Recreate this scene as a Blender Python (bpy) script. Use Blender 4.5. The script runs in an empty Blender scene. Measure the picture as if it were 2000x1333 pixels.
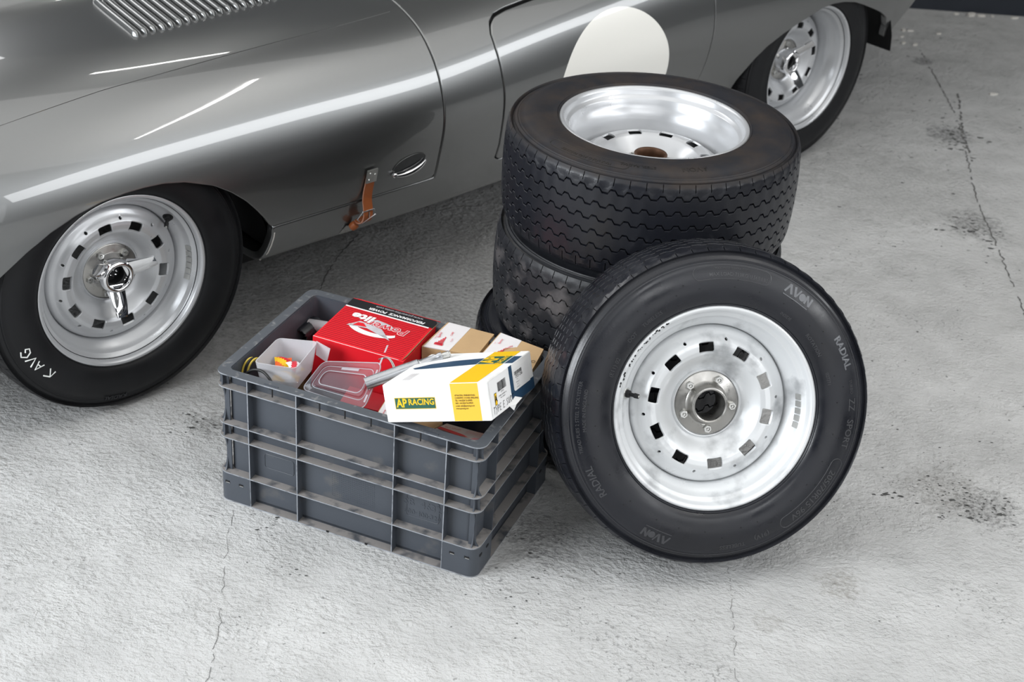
import bpy, bmesh, math, random
import numpy as np
from mathutils import Matrix, Vector
random.seed(7)
SC = bpy.context.scene
COL = SC.collection
# ---------------------------------------------------------------- camera
cam = bpy.data.cameras.new('camera'); camo = bpy.data.objects.new('camera', cam); COL.objects.link(camo)
cam.sensor_width = 36.0; cam.lens = 52.92; cam.clip_end = 60
RT, UP, FW = Vector((.99743, .03652, .06165)), Vector((-.07165, .50836, .85816)), Vector((0, .86037, -.50967))
camo.matrix_world = Matrix(((RT.x, UP.x, -FW.x, 0), (RT.y, UP.y, -FW.y, 0), (RT.z, UP.z, -FW.z, 1.96857), (0, 0, 0, 1)))
cam.dof.use_dof = True; cam.dof.focus_distance = 3.05; cam.dof.aperture_fstop = 5.6
SC.camera = camo
# ---------------------------------------------------------------- world, lights, exposure
SC.view_settings.view_transform = 'Standard'; SC.view_settings.look = 'None'
SC.view_settings.gamma = 1.0; SC.view_settings.use_curve_mapping = False
SC.view_settings.exposure = 0.0
w = bpy.data.worlds.new('world'); SC.world = w; w.use_nodes = True
w.node_tree.nodes['Background'].inputs[0].default_value = (.80, .86, .92, 1)
w.node_tree.nodes['Background'].inputs[1].default_value = .06
def area(name, loc, aim, sx, sy, power, col=(1, 1, 1)):
    l = bpy.data.lights.new(name, 'AREA'); l.shape = 'RECTANGLE'; l.size = sx; l.size_y = sy; l.energy = power; l.color = col
    o = bpy.data.objects.new(name, l); COL.objects.link(o); o.location = loc
    d = Vector(aim)-Vector(loc); o.rotation_euler = d.to_track_quat('-Z', 'Y').to_euler()
    return o
area('daylight_open_door', (-3.7, .75, 2.05), (.2, 2.8, .3), 2.8, 1.7, 235, (.92, .96, 1))
area('daylight_front_window', (1.3, -.7, 3.3), (.3, 2.9, .3), 3.0, 1.2, 50, (.97, .985, 1))
area('daylight_side_window', (4.3, 1.7, 2.55), (0, 2.7, .5), 5.2, .8, 100, (.96, .98, 1))
area('daylight_rooflight', (0.8, 2.7, 3.5), (0.8, 2.7, 0), 7.0, 3.6, 88, (1, .99, .97))
area('daylight_low_opening', (2.3, -1.9, 1.3), (.4, 2.6, .5), 3.6, 1.9, 28, (.97, .985, 1))
area('louvre_fill_light', (-3.0, 5.3, 3.45), (-.3, 3.9, .8), 3.2, 1.4, 75, (1, 1, 1))  # unseen light added to brighten the bonnet louvres
# ---------------------------------------------------------------- car body surface (car coordinates: x to the rear, y outwards, z up)
import numpy as np
TA = [(-.30,.242),(-.12,.242),(-.05,.247),(-.020,.263),(-.002,.305),(.016,.363),(.035,.447),(.045,.51),(.039,.572),(.017,.631),
      (-.011,.675),(-.049,.714),(-.094,.742),(-.15,.763),(-.22,.780),(-.30,.793),(-.37,.803),(-.42,.812),(-.46,.825),(-.50,.848),
      (-.56,.866),(-.65,.878),(-.75,.881)]
TB = [(-.30,.252),(-.12,.252),(-.06,.257),(-.042,.275),(-.03,.325),(-.005,.40),(.012,.46),(.022,.52),(.024,.58),(.014,.648),
      (-.006,.705),(-.04,.755),(-.085,.795),(-.14,.825),(-.20,.845),(-.27,.86),(-.34,.87),(-.40,.88),(-.46,.885),(-.52,.89),
      (-.58,.893),(-.65,.895),(-.75,.895)]
YC = -.75
def full(T):
    T = list(T)
    return np.array(T + [(2*YC-y, z) for y, z in reversed(T[:-1])])
FA, FB = full(TA), full(TB)
NS = len(FA)
#           x     blend  width  height(k)   base z
STA = [(-1.12, 0, .30, .18), (-1.02, 0, .50, .36), (-.85, 0, .72, .60), (-.6, 0, .88, .80), (-.35, 0, .965, .915),
       (-.1, 0, .995, .98), (.2, 0, 1.0, 1.0), (.5, 0, 1.0, 1.0), (.87, 0, 1.0, 1.0), (1.2, .35, 1, 1), (1.55, .75, 1, 1), (1.9, 1, 1, 1),
       (2.2, 1, 1.01, 1.0), (2.5, 1, 1.01, 1.0), (2.75, 1, .99, .98), (3.0, 1, .93, .90), (3.2, 1, .84, .76), (3.35, 1, .72, .58)]
XS = np.array([s[0] for s in STA])
def _sta(s):
    x, b, w, k = s
    F = FA*(1-b)+FB*b
    o = F.copy()
    o[:, 0] = YC+(F[:, 0]-YC)*w
    o[:, 1] = .46+(F[:, 1]-.46)*k
    return o
CP = np.stack([_sta(s) for s in STA])          # stations x points x 2
def natspline(t, Y):
    """natural cubic spline second derivatives, Y shape (n, ...)"""
    n = len(t); h = np.diff(t)
    A = np.zeros((n, n)); B = np.zeros_like(Y)
    A[0, 0] = A[-1, -1] = 1
    for i in range(1, n-1):
        A[i, i-1] = h[i-1]; A[i, i] = 2*(h[i-1]+h[i]); A[i, i+1] = h[i]
        B[i] = 6*((Y[i+1]-Y[i])/h[i]-(Y[i]-Y[i-1])/h[i-1])
    return np.linalg.solve(A, B.reshape(n, -1)).reshape(Y.shape)
MX = natspline(XS, CP)
TS = np.arange(NS, dtype=float)
def section(x):
    """control points at stations x (array) -> (len(x), NS, 2)"""
    x = np.atleast_1d(x)
    i = np.clip(np.searchsorted(XS, x)-1, 0, len(XS)-2)
    h = (XS[i+1]-XS[i]); a = ((XS[i+1]-x)/h)[:, None, None]; b = ((x-XS[i])/h)[:, None, None]
    h = h[:, None, None]
    return a*CP[i]+b*CP[i+1]+((a**3-a)*MX[i]+(b**3-b)*MX[i+1])*h*h/6
_A = np.zeros((NS, NS)); 
for _i in range(1, NS-1): _A[_i, _i-1] = 1; _A[_i, _i] = 4; _A[_i, _i+1] = 1
_A[0, 0] = _A[-1, -1] = 1
_AI = np.linalg.inv(_A)
_D = np.zeros((NS, NS))
for _i in range(1, NS-1): _D[_i, _i-1] = 6; _D[_i, _i] = -12; _D[_i, _i+1] = 6
_MS = _AI@_D
def body_pt(x, s):
    """x, s arrays of equal shape -> (...,3) car coordinates"""
    x = np.asarray(x, float); s = np.asarray(s, float)
    sh = x.shape; x = x.ravel(); s = s.ravel()
    ux, inv = np.unique(np.round(x, 6), return_inverse=True)
    C = section(ux)                              # u,NS,2
    M = np.einsum('ij,ujk->uik', _MS, C)
    i = np.clip(np.floor(s).astype(int), 0, NS-2); b = (s-i)[:, None]; a = 1-b
    p = a*C[inv, i]+b*C[inv, i+1]+((a**3-a)*M[inv, i]+(b**3-b)*M[inv, i+1])/6
    return np.concatenate([x[:, None], p], 1).reshape(sh+(3,))
def body_nrm(x, s):
    e = 1e-3
    du = body_pt(x+e, s)-body_pt(x-e, s); dv = body_pt(x, s+e)-body_pt(x, s-e)
    n = np.cross(dv, du); 
    return n/np.maximum(np.linalg.norm(n, axis=-1, keepdims=True), 1e-9)
def s_of_z(x, z, lo=3.0, hi=22.0):
    """section parameter on the near side at height z (vectorised bisection)"""
    x = np.asarray(x, float); a = np.full(x.shape, lo); b = np.full(x.shape, hi)
    for _ in range(24):
        m = (a+b)/2; zz = body_pt(x, m)[..., 2]
        a = np.where(zz < z, m, a); b = np.where(zz < z, b, m)
    return (a+b)/2
# ---------------------------------------------------------------- helpers
def tag(o, label=None, cat=None, group=None, kind=None):
    if label: o['label'] = label
    if cat: o['category'] = cat
    if group: o['group'] = group
    if kind: o['kind'] = kind
    return o
def thing(name, label, cat, M=None, group=None):
    o = bpy.data.objects.new(name, None); COL.objects.link(o); o.empty_display_size = .05
    if M is not None: o.matrix_world = M
    return tag(o, label, cat, group)
def mk(name, V, Fc, mats, parent=None, M=None, smooth=True, ang=None, mi=None, label=None, kind=None, nrm=None):
    """one mesh object out of vertices and faces"""
    me = bpy.data.meshes.new(name)
    me.from_pydata([tuple(map(float, v)) for v in V], [], [tuple(int(i) for i in f) for f in Fc])
    if not isinstance(mats, (list, tuple)): mats = [mats]
    for m in mats: me.materials.append(m)
    if mi is not None: me.polygons.foreach_set('material_index', mi)
    if smooth:
        me.polygons.foreach_set('use_smooth', [True]*len(me.polygons))
        if ang: me.set_sharp_from_angle(angle=math.radians(ang))
    me.update()
    if nrm is not None: me.normals_split_custom_set_from_vertices([tuple(map(float, v)) for v in nrm])
    o = bpy.data.objects.new(name, me); COL.objects.link(o)
    if parent is not None: o.parent = parent
    if M is not None: o.matrix_local = M
    if label: o['label'] = label
    if kind: o['kind'] = kind
    return o
def inst(src, parent, M=None, name=None):
    o = src.copy(); COL.objects.link(o); o.parent = parent
    if M is not None: o.matrix_local = M
    return o
class MB:
    """collects simple solids into one mesh"""
    def __init__(s): s.V = []; s.F = []; s.I = []; s.mats = []
    def m(s, mat):
        if mat not in s.mats: s.mats.append(mat)
        return s.mats.index(mat)
    def add(s, V, Fc, mat):
        b = len(s.V); k = s.m(mat); s.V += [tuple(v) for v in V]
        s.F += [tuple(i+b for i in f) for f in Fc]; s.I += [k]*len(Fc)
    def box(s, lo, hi, mat, b=0.0):
        x0, y0, z0 = lo; x1, y1, z1 = hi
        if b > 0:
            P = []
            for (a, c, q) in [(0, 0, b), (b, b, 0)]: pass
            # bevelled box: three inset shells
            pts = []
            for z, ins in ((z0, b), (z0+b, 0), (z1-b, 0), (z1, b)):
                for (x, y) in rrect(x0+ins, y0+ins, x1-ins, y1-ins, b, 1): pts.append((x, y, z))
            n = len(pts)//4; Fc = [tuple(range(n))[::-1], tuple(range(3*n, 4*n))]
            for r in range(3):
                for i in range(n): j = (i+1) % n; Fc.append((r*n+i, r*n+j, (r+1)*n+j, (r+1)*n+i))
            s.add(pts, Fc, mat); return
        V = [(x0, y0, z0), (x1, y0, z0), (x1, y1, z0), (x0, y1, z0), (x0, y0, z1), (x1, y0, z1), (x1, y1, z1), (x0, y1, z1)]
        s.add(V, BOXF, mat)
    def prism(s, poly, a, b, mat, f=None):
        """poly in the XY plane extruded z a..b, optional map f"""
        n = len(poly); V = [(x, y, a) for x, y in poly]+[(x, y, b) for x, y in poly]
        if f: V = [f(*v) for v in V]
        Fc = [tuple(range(n))[::-1], tuple(range(n, 2*n))]+[(i, (i+1) % n, (i+1) % n+n, i+n) for i in range(n)]
        s.add(V, Fc, mat)
    def tube(s, pts, r, mat, n=10, closed=False, cap=True):
        V, Fc = tube(pts, r, n, closed, cap); s.add(V, Fc, mat)
    def build(s, name, parent=None, M=None, smooth=True, ang=40, label=None, kind=None):
        return mk(name, s.V, s.F, s.mats, parent, M, smooth, ang, s.I, label, kind)
BOXF = [(0, 3, 2, 1), (4, 5, 6, 7), (0, 1, 5, 4), (1, 2, 6, 5), (2, 3, 7, 6), (3, 0, 4, 7)]
def rrect(x0, y0, x1, y1, r, n=4):
    P = []
    for cx_, cy_, a0 in ((x1-r, y1-r, 0), (x0+r, y1-r, 90), (x0+r, y0+r, 180), (x1-r, y0+r, 270)):
        for k in range(n+1):
            a = math.radians(a0+90*k/n); P.append((cx_+r*math.cos(a), cy_+r*math.sin(a)))
    return P
def tube(pts, r, n=10, closed=False, cap=True):
    pts = [Vector(p) for p in pts]; N = len(pts); R = r if isinstance(r, (list, tuple)) else [r]*N
    V = []; up = None
    for i, p in enumerate(pts):
        if closed: t = (pts[(i+1) % N]-pts[i-1])
        else: t = pts[min(i+1, N-1)]-pts[max(i-1, 0)]
        t.normalize()
        if up is None:
            up = Vector((0, 0, 1)) if abs(t.z) < .9 else Vector((1, 0, 0))
        a = (up-t*up.dot(t)).normalized(); up = a; b = t.cross(a)
        for k in range(n):
            th = 2*math.pi*k/n; V.append(p+(a*math.cos(th)+b*math.sin(th))*R[i])
    Fc = []
    for i in range(N if closed else N-1):
        j = (i+1) % N
        for k in range(n): l = (k+1) % n; Fc.append((i*n+k, i*n+l, j*n+l, j*n+k))
    if cap and not closed: Fc += [tuple(range(n))[::-1], tuple(range((N-1)*n, N*n))]
    return V, Fc
def lathe(prof, n=96, closed=False, a0=0):
    """profile [(r,z)] around local Z"""
    V = []; Fc = []; m = len(prof)
    for k in range(n):
        a = 2*math.pi*k/n; c, s_ = math.cos(a), math.sin(a)
        V += [(r*c, r*s_, z) for r, z in prof]
    for k in range(n):
        l = (k+1) % n
        for i in range(m if closed else m-1):
            j = (i+1) % m; Fc.append((k*m+i, k*m+j, l*m+j, l*m+i))
    return V, Fc
def spline(pts, n=8):
    """Catmull-Rom through points"""
    P = [Vector(p) for p in pts]; out = []
    for i in range(len(P)-1):
        a, b, c, d = P[max(i-1, 0)], P[i], P[i+1], P[min(i+2, len(P)-1)]
        for k in range(n):
            t = k/n; out.append(.5*((2*b)+(c-a)*t+(2*a-5*b+4*c-d)*t*t+(-a+3*b-3*c+d)*t**3))
    out.append(P[-1]); return out
def frame(o, X, Y, Z=None):
    X = Vector(X).normalized(); Y = Vector(Y); 
    Z = X.cross(Y).normalized() if Z is None else Vector(Z).normalized(); Y = Z.cross(X)
    M = Matrix.Identity(4)
    for i in range(3): M[i][0] = X[i]; M[i][1] = Y[i]; M[i][2] = Z[i]; M[i][3] = o[i]
    return M
_tc = {}
def text_geo(s, size=1.0, off=0.0, ext=0.0, align='CENTER'):
    """mesh of a string: (verts Nx3, faces)"""
    key = (s, round(off/size, 4), round(ext/size, 4), align)
    if key not in _tc:
        cu = bpy.data.curves.new('lettering', 'FONT'); cu.body = s; cu.size = 1; cu.offset = off/size; cu.extrude = ext/size
        cu.align_x = align; cu.align_y = 'CENTER'; cu.resolution_u = 2
        ob = bpy.data.objects.new('lettering', cu); COL.objects.link(ob)
        dg = bpy.context.evaluated_depsgraph_get(); ev = ob.evaluated_get(dg); me = ev.to_mesh()
        V = np.array([v.co[:] for v in me.vertices]).reshape(-1, 3); Fc = [tuple(p.vertices) for p in me.polygons]
        ev.to_mesh_clear(); bpy.data.objects.remove(ob); bpy.data.curves.remove(cu); _tc[key] = (V, Fc)
    V, Fc = _tc[key]
    return V*size, Fc
# ---------------------------------------------------------------- materials
def nod(nt, t, **k):
    n = nt.nodes.new(t)
    for a, b in k.items(): setattr(n, a, b)
    return n
def mat(name, col, rough=.5, metal=0.0, bump=0.0, bscale=80, var=0.0, vscale=6, coat=0.0, crough=.05, alpha=1.0, trans=0.0, spec=.5,
        dirt=None, dscale=5, dlo=.5, dhi=.7, rvar=0.0, ior=1.45, aniso=0.0, bdist=.002, sub=0.0):
    m = bpy.data.materials.new(name); m.use_nodes = True; nt = m.node_tree; p = nt.nodes['Principled BSDF']; L = nt.links
    p.inputs['Base Color'].default_value = (*col, 1); p.inputs['Roughness'].default_value = rough; p.inputs['Metallic'].default_value = metal
    p.inputs['Coat Weight'].default_value = coat; p.inputs['Coat Roughness'].default_value = crough; p.inputs['IOR'].default_value = ior
    p.inputs['Transmission Weight'].default_value = trans; p.inputs['Alpha'].default_value = alpha
    p.inputs['Specular IOR Level'].default_value = spec; p.inputs['Anisotropic'].default_value = aniso
    if sub: p.inputs['Subsurface Weight'].default_value = sub; p.inputs['Subsurface Radius'].default_value = (.01, .01, .01)
    tc = nod(nt, 'ShaderNodeTexCoord')
    def noise(sc, det=4):
        n = nod(nt, 'ShaderNodeTexNoise'); n.inputs['Scale'].default_value = sc; n.inputs['Detail'].default_value = det
        L.new(tc.outputs['Object'], n.inputs['Vector']); return n
    src = None
    if var:
        n = noise(vscale); mx = nod(nt, 'ShaderNodeMix', data_type='RGBA'); L.new(n.outputs['Fac'], mx.inputs[0])
        mx.inputs[6].default_value = (*[c*(1-var) for c in col], 1); mx.inputs[7].default_value = (*[min(1, c*(1+var)) for c in col], 1)
        src = mx.outputs[2]
    if dirt:
        n = noise(dscale, 8); r = nod(nt, 'ShaderNodeMapRange'); r.inputs[1].default_value = dlo; r.inputs[2].default_value = dhi
        L.new(n.outputs['Fac'], r.inputs[0]); mx = nod(nt, 'ShaderNodeMix', data_type='RGBA'); L.new(r.outputs[0], mx.inputs[0])
        if src: L.new(src, mx.inputs[6])
        else: mx.inputs[6].default_value = (*col, 1)
        mx.inputs[7].default_value = (*dirt, 1); src = mx.outputs[2]
    if src: L.new(src, p.inputs['Base Color'])
    if rvar:
        n = noise(vscale*2); r = nod(nt, 'ShaderNodeMapRange'); r.inputs[1].default_value = .3; r.inputs[2].default_value = .7
        r.inputs[3].default_value = max(0, rough-rvar); r.inputs[4].default_value = rough+rvar
        L.new(n.outputs['Fac'], r.inputs[0]); L.new(r.outputs[0], p.inputs['Roughness'])
    if bump:
        n = noise(bscale, 6); b = nod(nt, 'ShaderNodeBump'); b.inputs['Strength'].default_value = bump; b.inputs['Distance'].default_value = bdist
        L.new(n.outputs['Fac'], b.inputs['Height']); L.new(b.outputs[0], p.inputs['Normal'])
    return m
MT = {}
MT['paint'] = mat('grey_metallic_paint', (.205, .21, .21), .34, .92, coat=1.0, crough=.02)
MT['roundel'] = mat('cream_white_paint', (.90, .89, .84), .35, 0, coat=.6, crough=.05)
MT['black'] = mat('black_shadow_paint', (.008, .008, .009), .6)
MT['rubber'] = mat('black_tyre_rubber', (.0085, .0094, .0135), .36, 0, bump=.25, bscale=260, var=.5, vscale=7, rvar=.16, bdist=.0006, coat=.15, crough=.30)
MT['rubber_car'] = mat('matt_black_tyre_rubber', (.0065, .0068, .008), .50, 0, bump=.25, bscale=260, var=.4, vscale=9, rvar=.08, bdist=.0006, spec=.35)
MT['rubber_dusty'] = mat('dusty_worn_rubber', (.011, .012, .015), .5, 0, bump=.5, bscale=60, var=.4, vscale=10, dirt=(.13, .12, .12), dscale=13, dlo=.50, dhi=.76, rvar=.1, bdist=.0015)
MT['rubber_brown'] = mat('brownish_dusty_rubber', (.008, .0075, .0072), .5, 0, bump=.3, bscale=120, dirt=(.030, .022, .016), dscale=11, dlo=.42, dhi=.75, rvar=.1, bdist=.001)
MT['silver'] = mat('silver_wheel_paint', (.52, .53, .545), .33, .45, var=.05, vscale=9, rvar=.07, coat=.25, crough=.25)
MT['silver_worn'] = mat('worn_silver_wheel_paint', (.72, .735, .745), .36, .30, bump=.06, bscale=40, dirt=(.36, .37, .38), dscale=13, dlo=.56, dhi=.72, rvar=.1, coat=.2, crough=.2)
MT['steel'] = mat('dull_steel', (.42, .41, .39), .33, .9, var=.25, vscale=30, rvar=.1, bump=.1, bscale=90)
MT['zinc'] = mat('zinc_plated_steel', (.62, .62, .60), .28, .9, var=.15, vscale=60)
MT['chrome'] = mat('chrome', (.82, .82, .83), .07, 1.0, bump=.03, bscale=60)
MT['rust'] = mat('rusty_bore', (.10, .05, .028), .5, .6, var=.5, vscale=60)
MT['crate'] = mat('grey_crate_plastic', (.064, .073, .088), .44, 0, bump=.12, bscale=120, var=.10, vscale=9, dirt=(.13, .125, .12), dscale=18, dlo=.60, dhi=.84, rvar=.08)
MT['crate_edge'] = mat('worn_pale_crate_edge', (.30, .32, .35), .4, 0, dirt=(.10, .11, .125), dscale=40, dlo=.5, dhi=.7)
MT['crate_rim'] = mat('scuffed_crate_rim', (.082, .090, .102), .42, 0, bump=.2, bscale=90, dirt=(.22, .22, .22), dscale=70, dlo=.58, dhi=.74, rvar=.1)
MT['crate_dust'] = mat('dusty_crate_ledge', (.25, .235, .225), .65, 0, bump=.15, bscale=90, dirt=(.07, .075, .085), dscale=26, dlo=.50, dhi=.66)
MT['leather'] = mat('tan_leather', (.30, .085, .025), .42, 0, bump=.2, bscale=200, var=.2, vscale=30)
MT['leather_edge'] = mat('pale_leather_edge', (.50, .24, .16), .6)
MT['red'] = mat('red_printed_card', (.72, .012, .022), .42, 0, var=.08, vscale=12)
MT['redd'] = mat('dark_red_print', (.36, .004, .012), .45)
MT['inkblack'] = mat('black_print', (.012, .012, .014), .42)
MT['white'] = mat('white_card', (.90, .90, .89), .55, 0, dirt=(.62, .61, .59), dscale=9, dlo=.58, dhi=.8)
MT['inkwhite'] = mat('white_print', (.86, .86, .86), .5)
MT['silverink'] = mat('silver_print', (.62, .60, .63), .4, .2, var=.25, vscale=60)
MT['yellow'] = mat('yellow_print', (.85, .52, .008), .5, 0, var=.05)
MT['yellow2'] = mat('pale_yellow_print', (.82, .50, .045), .5)
MT['green'] = mat('dark_green_print', (.018, .10, .07), .5)
MT['blue'] = mat('dark_blue_print', (.025, .065, .125), .45)
MT['kraft'] = mat('brown_cardboard', (.50, .33, .17), .75, 0, bump=.25, bscale=70, var=.15, vscale=14, dirt=(.33, .20, .10), dscale=9, dlo=.55, dhi=.8)
MT['kraftd'] = mat('dark_cardboard_edge', (.22, .13, .06), .8)
MT['tape'] = mat('white_parcel_tape', (.72, .69, .69), .32, 0, bump=.2, bscale=40, var=.06)
MT['redink'] = mat('red_tape_print', (.62, .03, .05), .4)
MT['pink'] = mat('faded_red_print', (.70, .30, .33), .4)
MT['frost'] = mat('frosted_plastic', (.66, .66, .69), .36, 0, alpha=.55, trans=.0, spec=.5, var=.05)
MT['clear'] = mat('clear_smoky_plastic', (.30, .30, .34), .12, 0, alpha=.30, spec=.9)
MT['clearrim'] = mat('clear_plastic_rib', (.62, .63, .68), .10, 0, alpha=.5, spec=.9)
MT['cable_y'] = mat('yellow_cable', (.55, .40, .06), .45)
MT['cable_k'] = mat('black_cable', (.012, .012, .012), .45)
MT['alu'] = mat('machined_alloy', (.46, .47, .49), .33, .85, var=.2, vscale=40, rvar=.08)
MT['orange'] = mat('orange_red_wrapper', (.85, .13, .02), .4)
MT['chalk'] = mat('white_paint_marks', (.80, .82, .80), .7)
MT['wall'] = mat('dark_navy_wall_paint', (.014, .018, .026), .45, 0, bump=.2, bscale=20, var=.3)
MT['chip'] = mat('pale_plaster_chip', (.60, .58, .54), .8, 0, var=.2, vscale=40)
MT['pit'] = mat('dark_grit', (.07, .07, .068), .9, 0, var=.4, vscale=50)
MT['crackm'] = mat('dark_crack', (.11, .108, .105), .95, 0, var=.4, vscale=30)
MT['ceil'] = mat('grey_ceiling', (.30, .30, .29), .8)
MT['plaster'] = mat('pale_grey_wall', (.45, .45, .44), .8)
MT['glassd'] = mat('dark_window_glass', (.02, .022, .024), .06, 0, spec=.7)
# ---------------------------------------------------------------- implicit panel mesher
def sd_poly(px, pz, poly):
    P = np.array(poly, float); d = np.full(px.shape, 1e9); ins = np.zeros(px.shape, bool)
    for i in range(len(P)):
        a, b = P[i], P[(i+1) % len(P)]; e = b-a
        t = np.clip(((px-a[0])*e[0]+(pz-a[1])*e[1])/(e@e), 0, 1)
        d = np.minimum(d, np.hypot(px-a[0]-t*e[0], pz-a[1]-t*e[1]))
        c = ((a[1] > pz) != (b[1] > pz)) & (px < (b[0]-a[0])*(pz-a[1])/((b[1]-a[1]) if b[1] != a[1] else 1e-12)+a[0])
        ins ^= c
    return np.where(ins, -d, d)
def nz_(a): return a/np.maximum(np.linalg.norm(a, axis=-1, keepdims=True), 1e-12)
def clip_panel(Pf, Nf, us, vs, gf, lip=.02, rnd=.0026, wrap=False):
    """mesh of {g<0} on the surface Pf(u,v), with a rounded returned edge along g=0"""
    U, W = np.meshgrid(us, vs, indexing='ij'); P = Pf(U, W); G = gf(U, W, P)
    nu, nv = U.shape; ins = G < 0
    idx = -np.ones((nu, nv), int); idx[ins] = np.arange(ins.sum())
    V = list(P[ins]); Fc = []; n0 = len(V); NN = list(Nf(U[ins], W[ins]))
    a, b, c, d = ins[:-1, :-1], ins[1:, :-1], ins[1:, 1:], ins[:-1, 1:]
    fullc = a & b & c & d; I, J = np.nonzero(fullc)
    Fc += list(zip(idx[I, J], idx[I, J+1], idx[I+1, J+1], idx[I+1, J]))
    mixed = (a | b | c | d) & ~fullc; cu = []; cuv = {}
    def cross(p, q):
        k = (p, q) if p < q else (q, p)
        if k not in cuv:
            g0, g1 = G[k[0]], G[k[1]]; t = g0/(g0-g1)
            u_ = U[k[0]]+(U[k[1]]-U[k[0]])*t; v_ = W[k[0]]+(W[k[1]]-W[k[0]])*t
            cuv[k] = n0+len(cu); cu.append((u_, v_))
        return cuv[k]
    segs = []
    for i, j in zip(*np.nonzero(mixed)):
        i, j = int(i), int(j); cs = [(i, j), (i, j+1), (i+1, j+1), (i+1, j)]; poly = []; cr = []
        for k in range(4):
            p, q = cs[k], cs[(k+1) % 4]
            if ins[p]: poly.append(int(idx[p]))
            if ins[p] != ins[q]: e = cross(p, q); poly.append(e); cr.append((e, bool(ins[p])))
        if len(poly) >= 3: Fc.append(tuple(poly))
        if len(cr) == 2:
            (e0, o0), (e1, o1) = cr
            segs.append((e0, e1) if o0 else (e1, e0))
    if cu:
        cu = np.array(cu); CPt = Pf(cu[:, 0], cu[:, 1]); Nn = Nf(cu[:, 0], cu[:, 1]); e = 1e-4
        # outward direction in the surface = gradient of g
        ps, pt = Pf(cu[:, 0]+e, cu[:, 1])-CPt, Pf(cu[:, 0], cu[:, 1]+e)-CPt
        g0 = gf(cu[:, 0], cu[:, 1], CPt)
        gs = gf(cu[:, 0]+e, cu[:, 1], CPt+ps)-g0; gt = gf(cu[:, 0], cu[:, 1]+e, CPt+pt)-g0
        E_ = (ps*ps).sum(-1); H_ = (pt*pt).sum(-1); X_ = (ps*pt).sum(-1); det = np.maximum(E_*H_-X_*X_, 1e-20)
        al = (gs*H_-gt*X_)/det; be = (gt*E_-gs*X_)/det
        D = al[:, None]*ps+be[:, None]*pt; D /= np.maximum(np.linalg.norm(D, axis=-1, keepdims=True), 1e-12)
        V += list(CPt); m = len(cu)
        NN += list(Nn); NN += list(nz_(Nn+D*.8)); NN += list(nz_(D+Nn*.2)); NN += list(D)
        V += list(CPt+D*rnd-Nn*rnd*.6); V += list(CPt+D*rnd*1.2-Nn*rnd*2.2); V += list(CPt+D*rnd*1.2-Nn*lip)
        for p, q in segs:
            for r in range(3):
                a_, b_ = p+r*m, q+r*m; Fc.append((a_, a_+m, b_+m, b_))
    clip_panel.N = NN
    return V, Fc
# ---------------------------------------------------------------- the car
CA = math.radians(44.08866)
CAR = Matrix.Translation((-.86744, 2.90855, 0)) @ Matrix.Rotation(CA, 4, 'Z')   # local X to the rear, local -Y outwards to the viewer's side
def cl(P): P = np.asarray(P, float).copy(); P[..., 1] *= -1; return P            # (x, outwards, z) -> car local
car = thing('sports_car', 'low grey metallic vintage sports car with a cream roundel on its door', 'car', CAR)
WBASE = 2.4338
ARCH_F = [(-.40, 0), (-.40, .25), (-.345, .37), (-.288, .431), (-.228, .483), (-.178, .515), (-.118, .540), (-.058, .555), (.0, .561), (.042, .562), (.09, .560), (.143, .550),
          (.213, .524), (.258, .495), (.303, .457), (.338, .419), (.366, .385), (.383, .358), (.391, .335), (.392, .318), (.388, .29), (.380, .262), (.370, .23), (.36, 0)]
ARCH_R = [(2.075, 0), (2.078, .31), (2.095, .36), (2.137, .424), (2.177, .459), (2.238, .490), (2.30, .512), (2.348, .526), (2.408, .543), (2.46, .547), (2.518, .543), (2.585, .530), (2.648, .508),
          (2.72, .480), (2.79, .452), (2.86, .415), (2.92, .36), (2.955, .30), (2.96, 0)]
DOOR = [(1.096, .358), (1.097, .40), (1.092, .45), (1.087, .50), (1.084, .56), (1.081, .62), (1.078, .66), (1.079, .69), (1.090, .710), (1.112, .722), (1.15, .729), (1.22, .736), (1.40, .752),
        (1.60, .768), (1.80, .780), (1.893, .783), (1.897, .75), (1.899, .65), (1.901, .55), (1.900, .48), (1.895, .41), (1.888, .362), (1.885, .350), (1.50, .350), (1.11, .350)]
def g_bonnet(P):
    x, z = P[..., 0], P[..., 2]
    return np.maximum(x-.872, np.where(x > -.1, .3615, -1.0)-z)
def g_arch(P): return np.minimum(sd_poly(P[..., 0], P[..., 2], ARCH_F), sd_poly(P[..., 0], P[..., 2], ARCH_R))
def g_door(P, near=True):
    g = sd_poly(P[..., 0], P[..., 2], DOOR)
    return g
us = np.concatenate([np.arange(-1.12, -.42, .03), np.arange(-.42, 2.9, .011), np.arange(2.9, 3.351, .02)])
vs = np.concatenate([np.arange(0, 2, .25), np.arange(2, 14, .14), np.arange(14, 30, .3), np.arange(30, 44.001, .25)])
paint = MT['paint']
def gb(u, v, P): return np.maximum(g_bonnet(P), -sd_poly(P[..., 0], P[..., 2], ARCH_F))
V, Fc = clip_panel(body_pt, body_nrm, us[us < 1.0], vs, gb, lip=.022)
mk('bonnet', cl(V), [f[::-1] for f in Fc], paint, car, nrm=cl(clip_panel.N))
def gbody(u, v, P):
    return np.maximum(np.maximum(.0095-g_bonnet(P), .0095-g_door(P)), np.maximum(-g_arch(P), (P[..., 0]-2.96)*.62+.31-P[..., 2]))
V, Fc = clip_panel(body_pt, body_nrm, us[us > -.45], vs, gbody, lip=.022)
mk('body_shell', cl(V), [f[::-1] for f in Fc], paint, car, nrm=cl(clip_panel.N))
def gd(u, v, P): return g_door(P)
V, Fc = clip_panel(body_pt, body_nrm, us[(us > 1.0) & (us < 2.0)], vs[vs < 20], gd, lip=.022)
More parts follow.
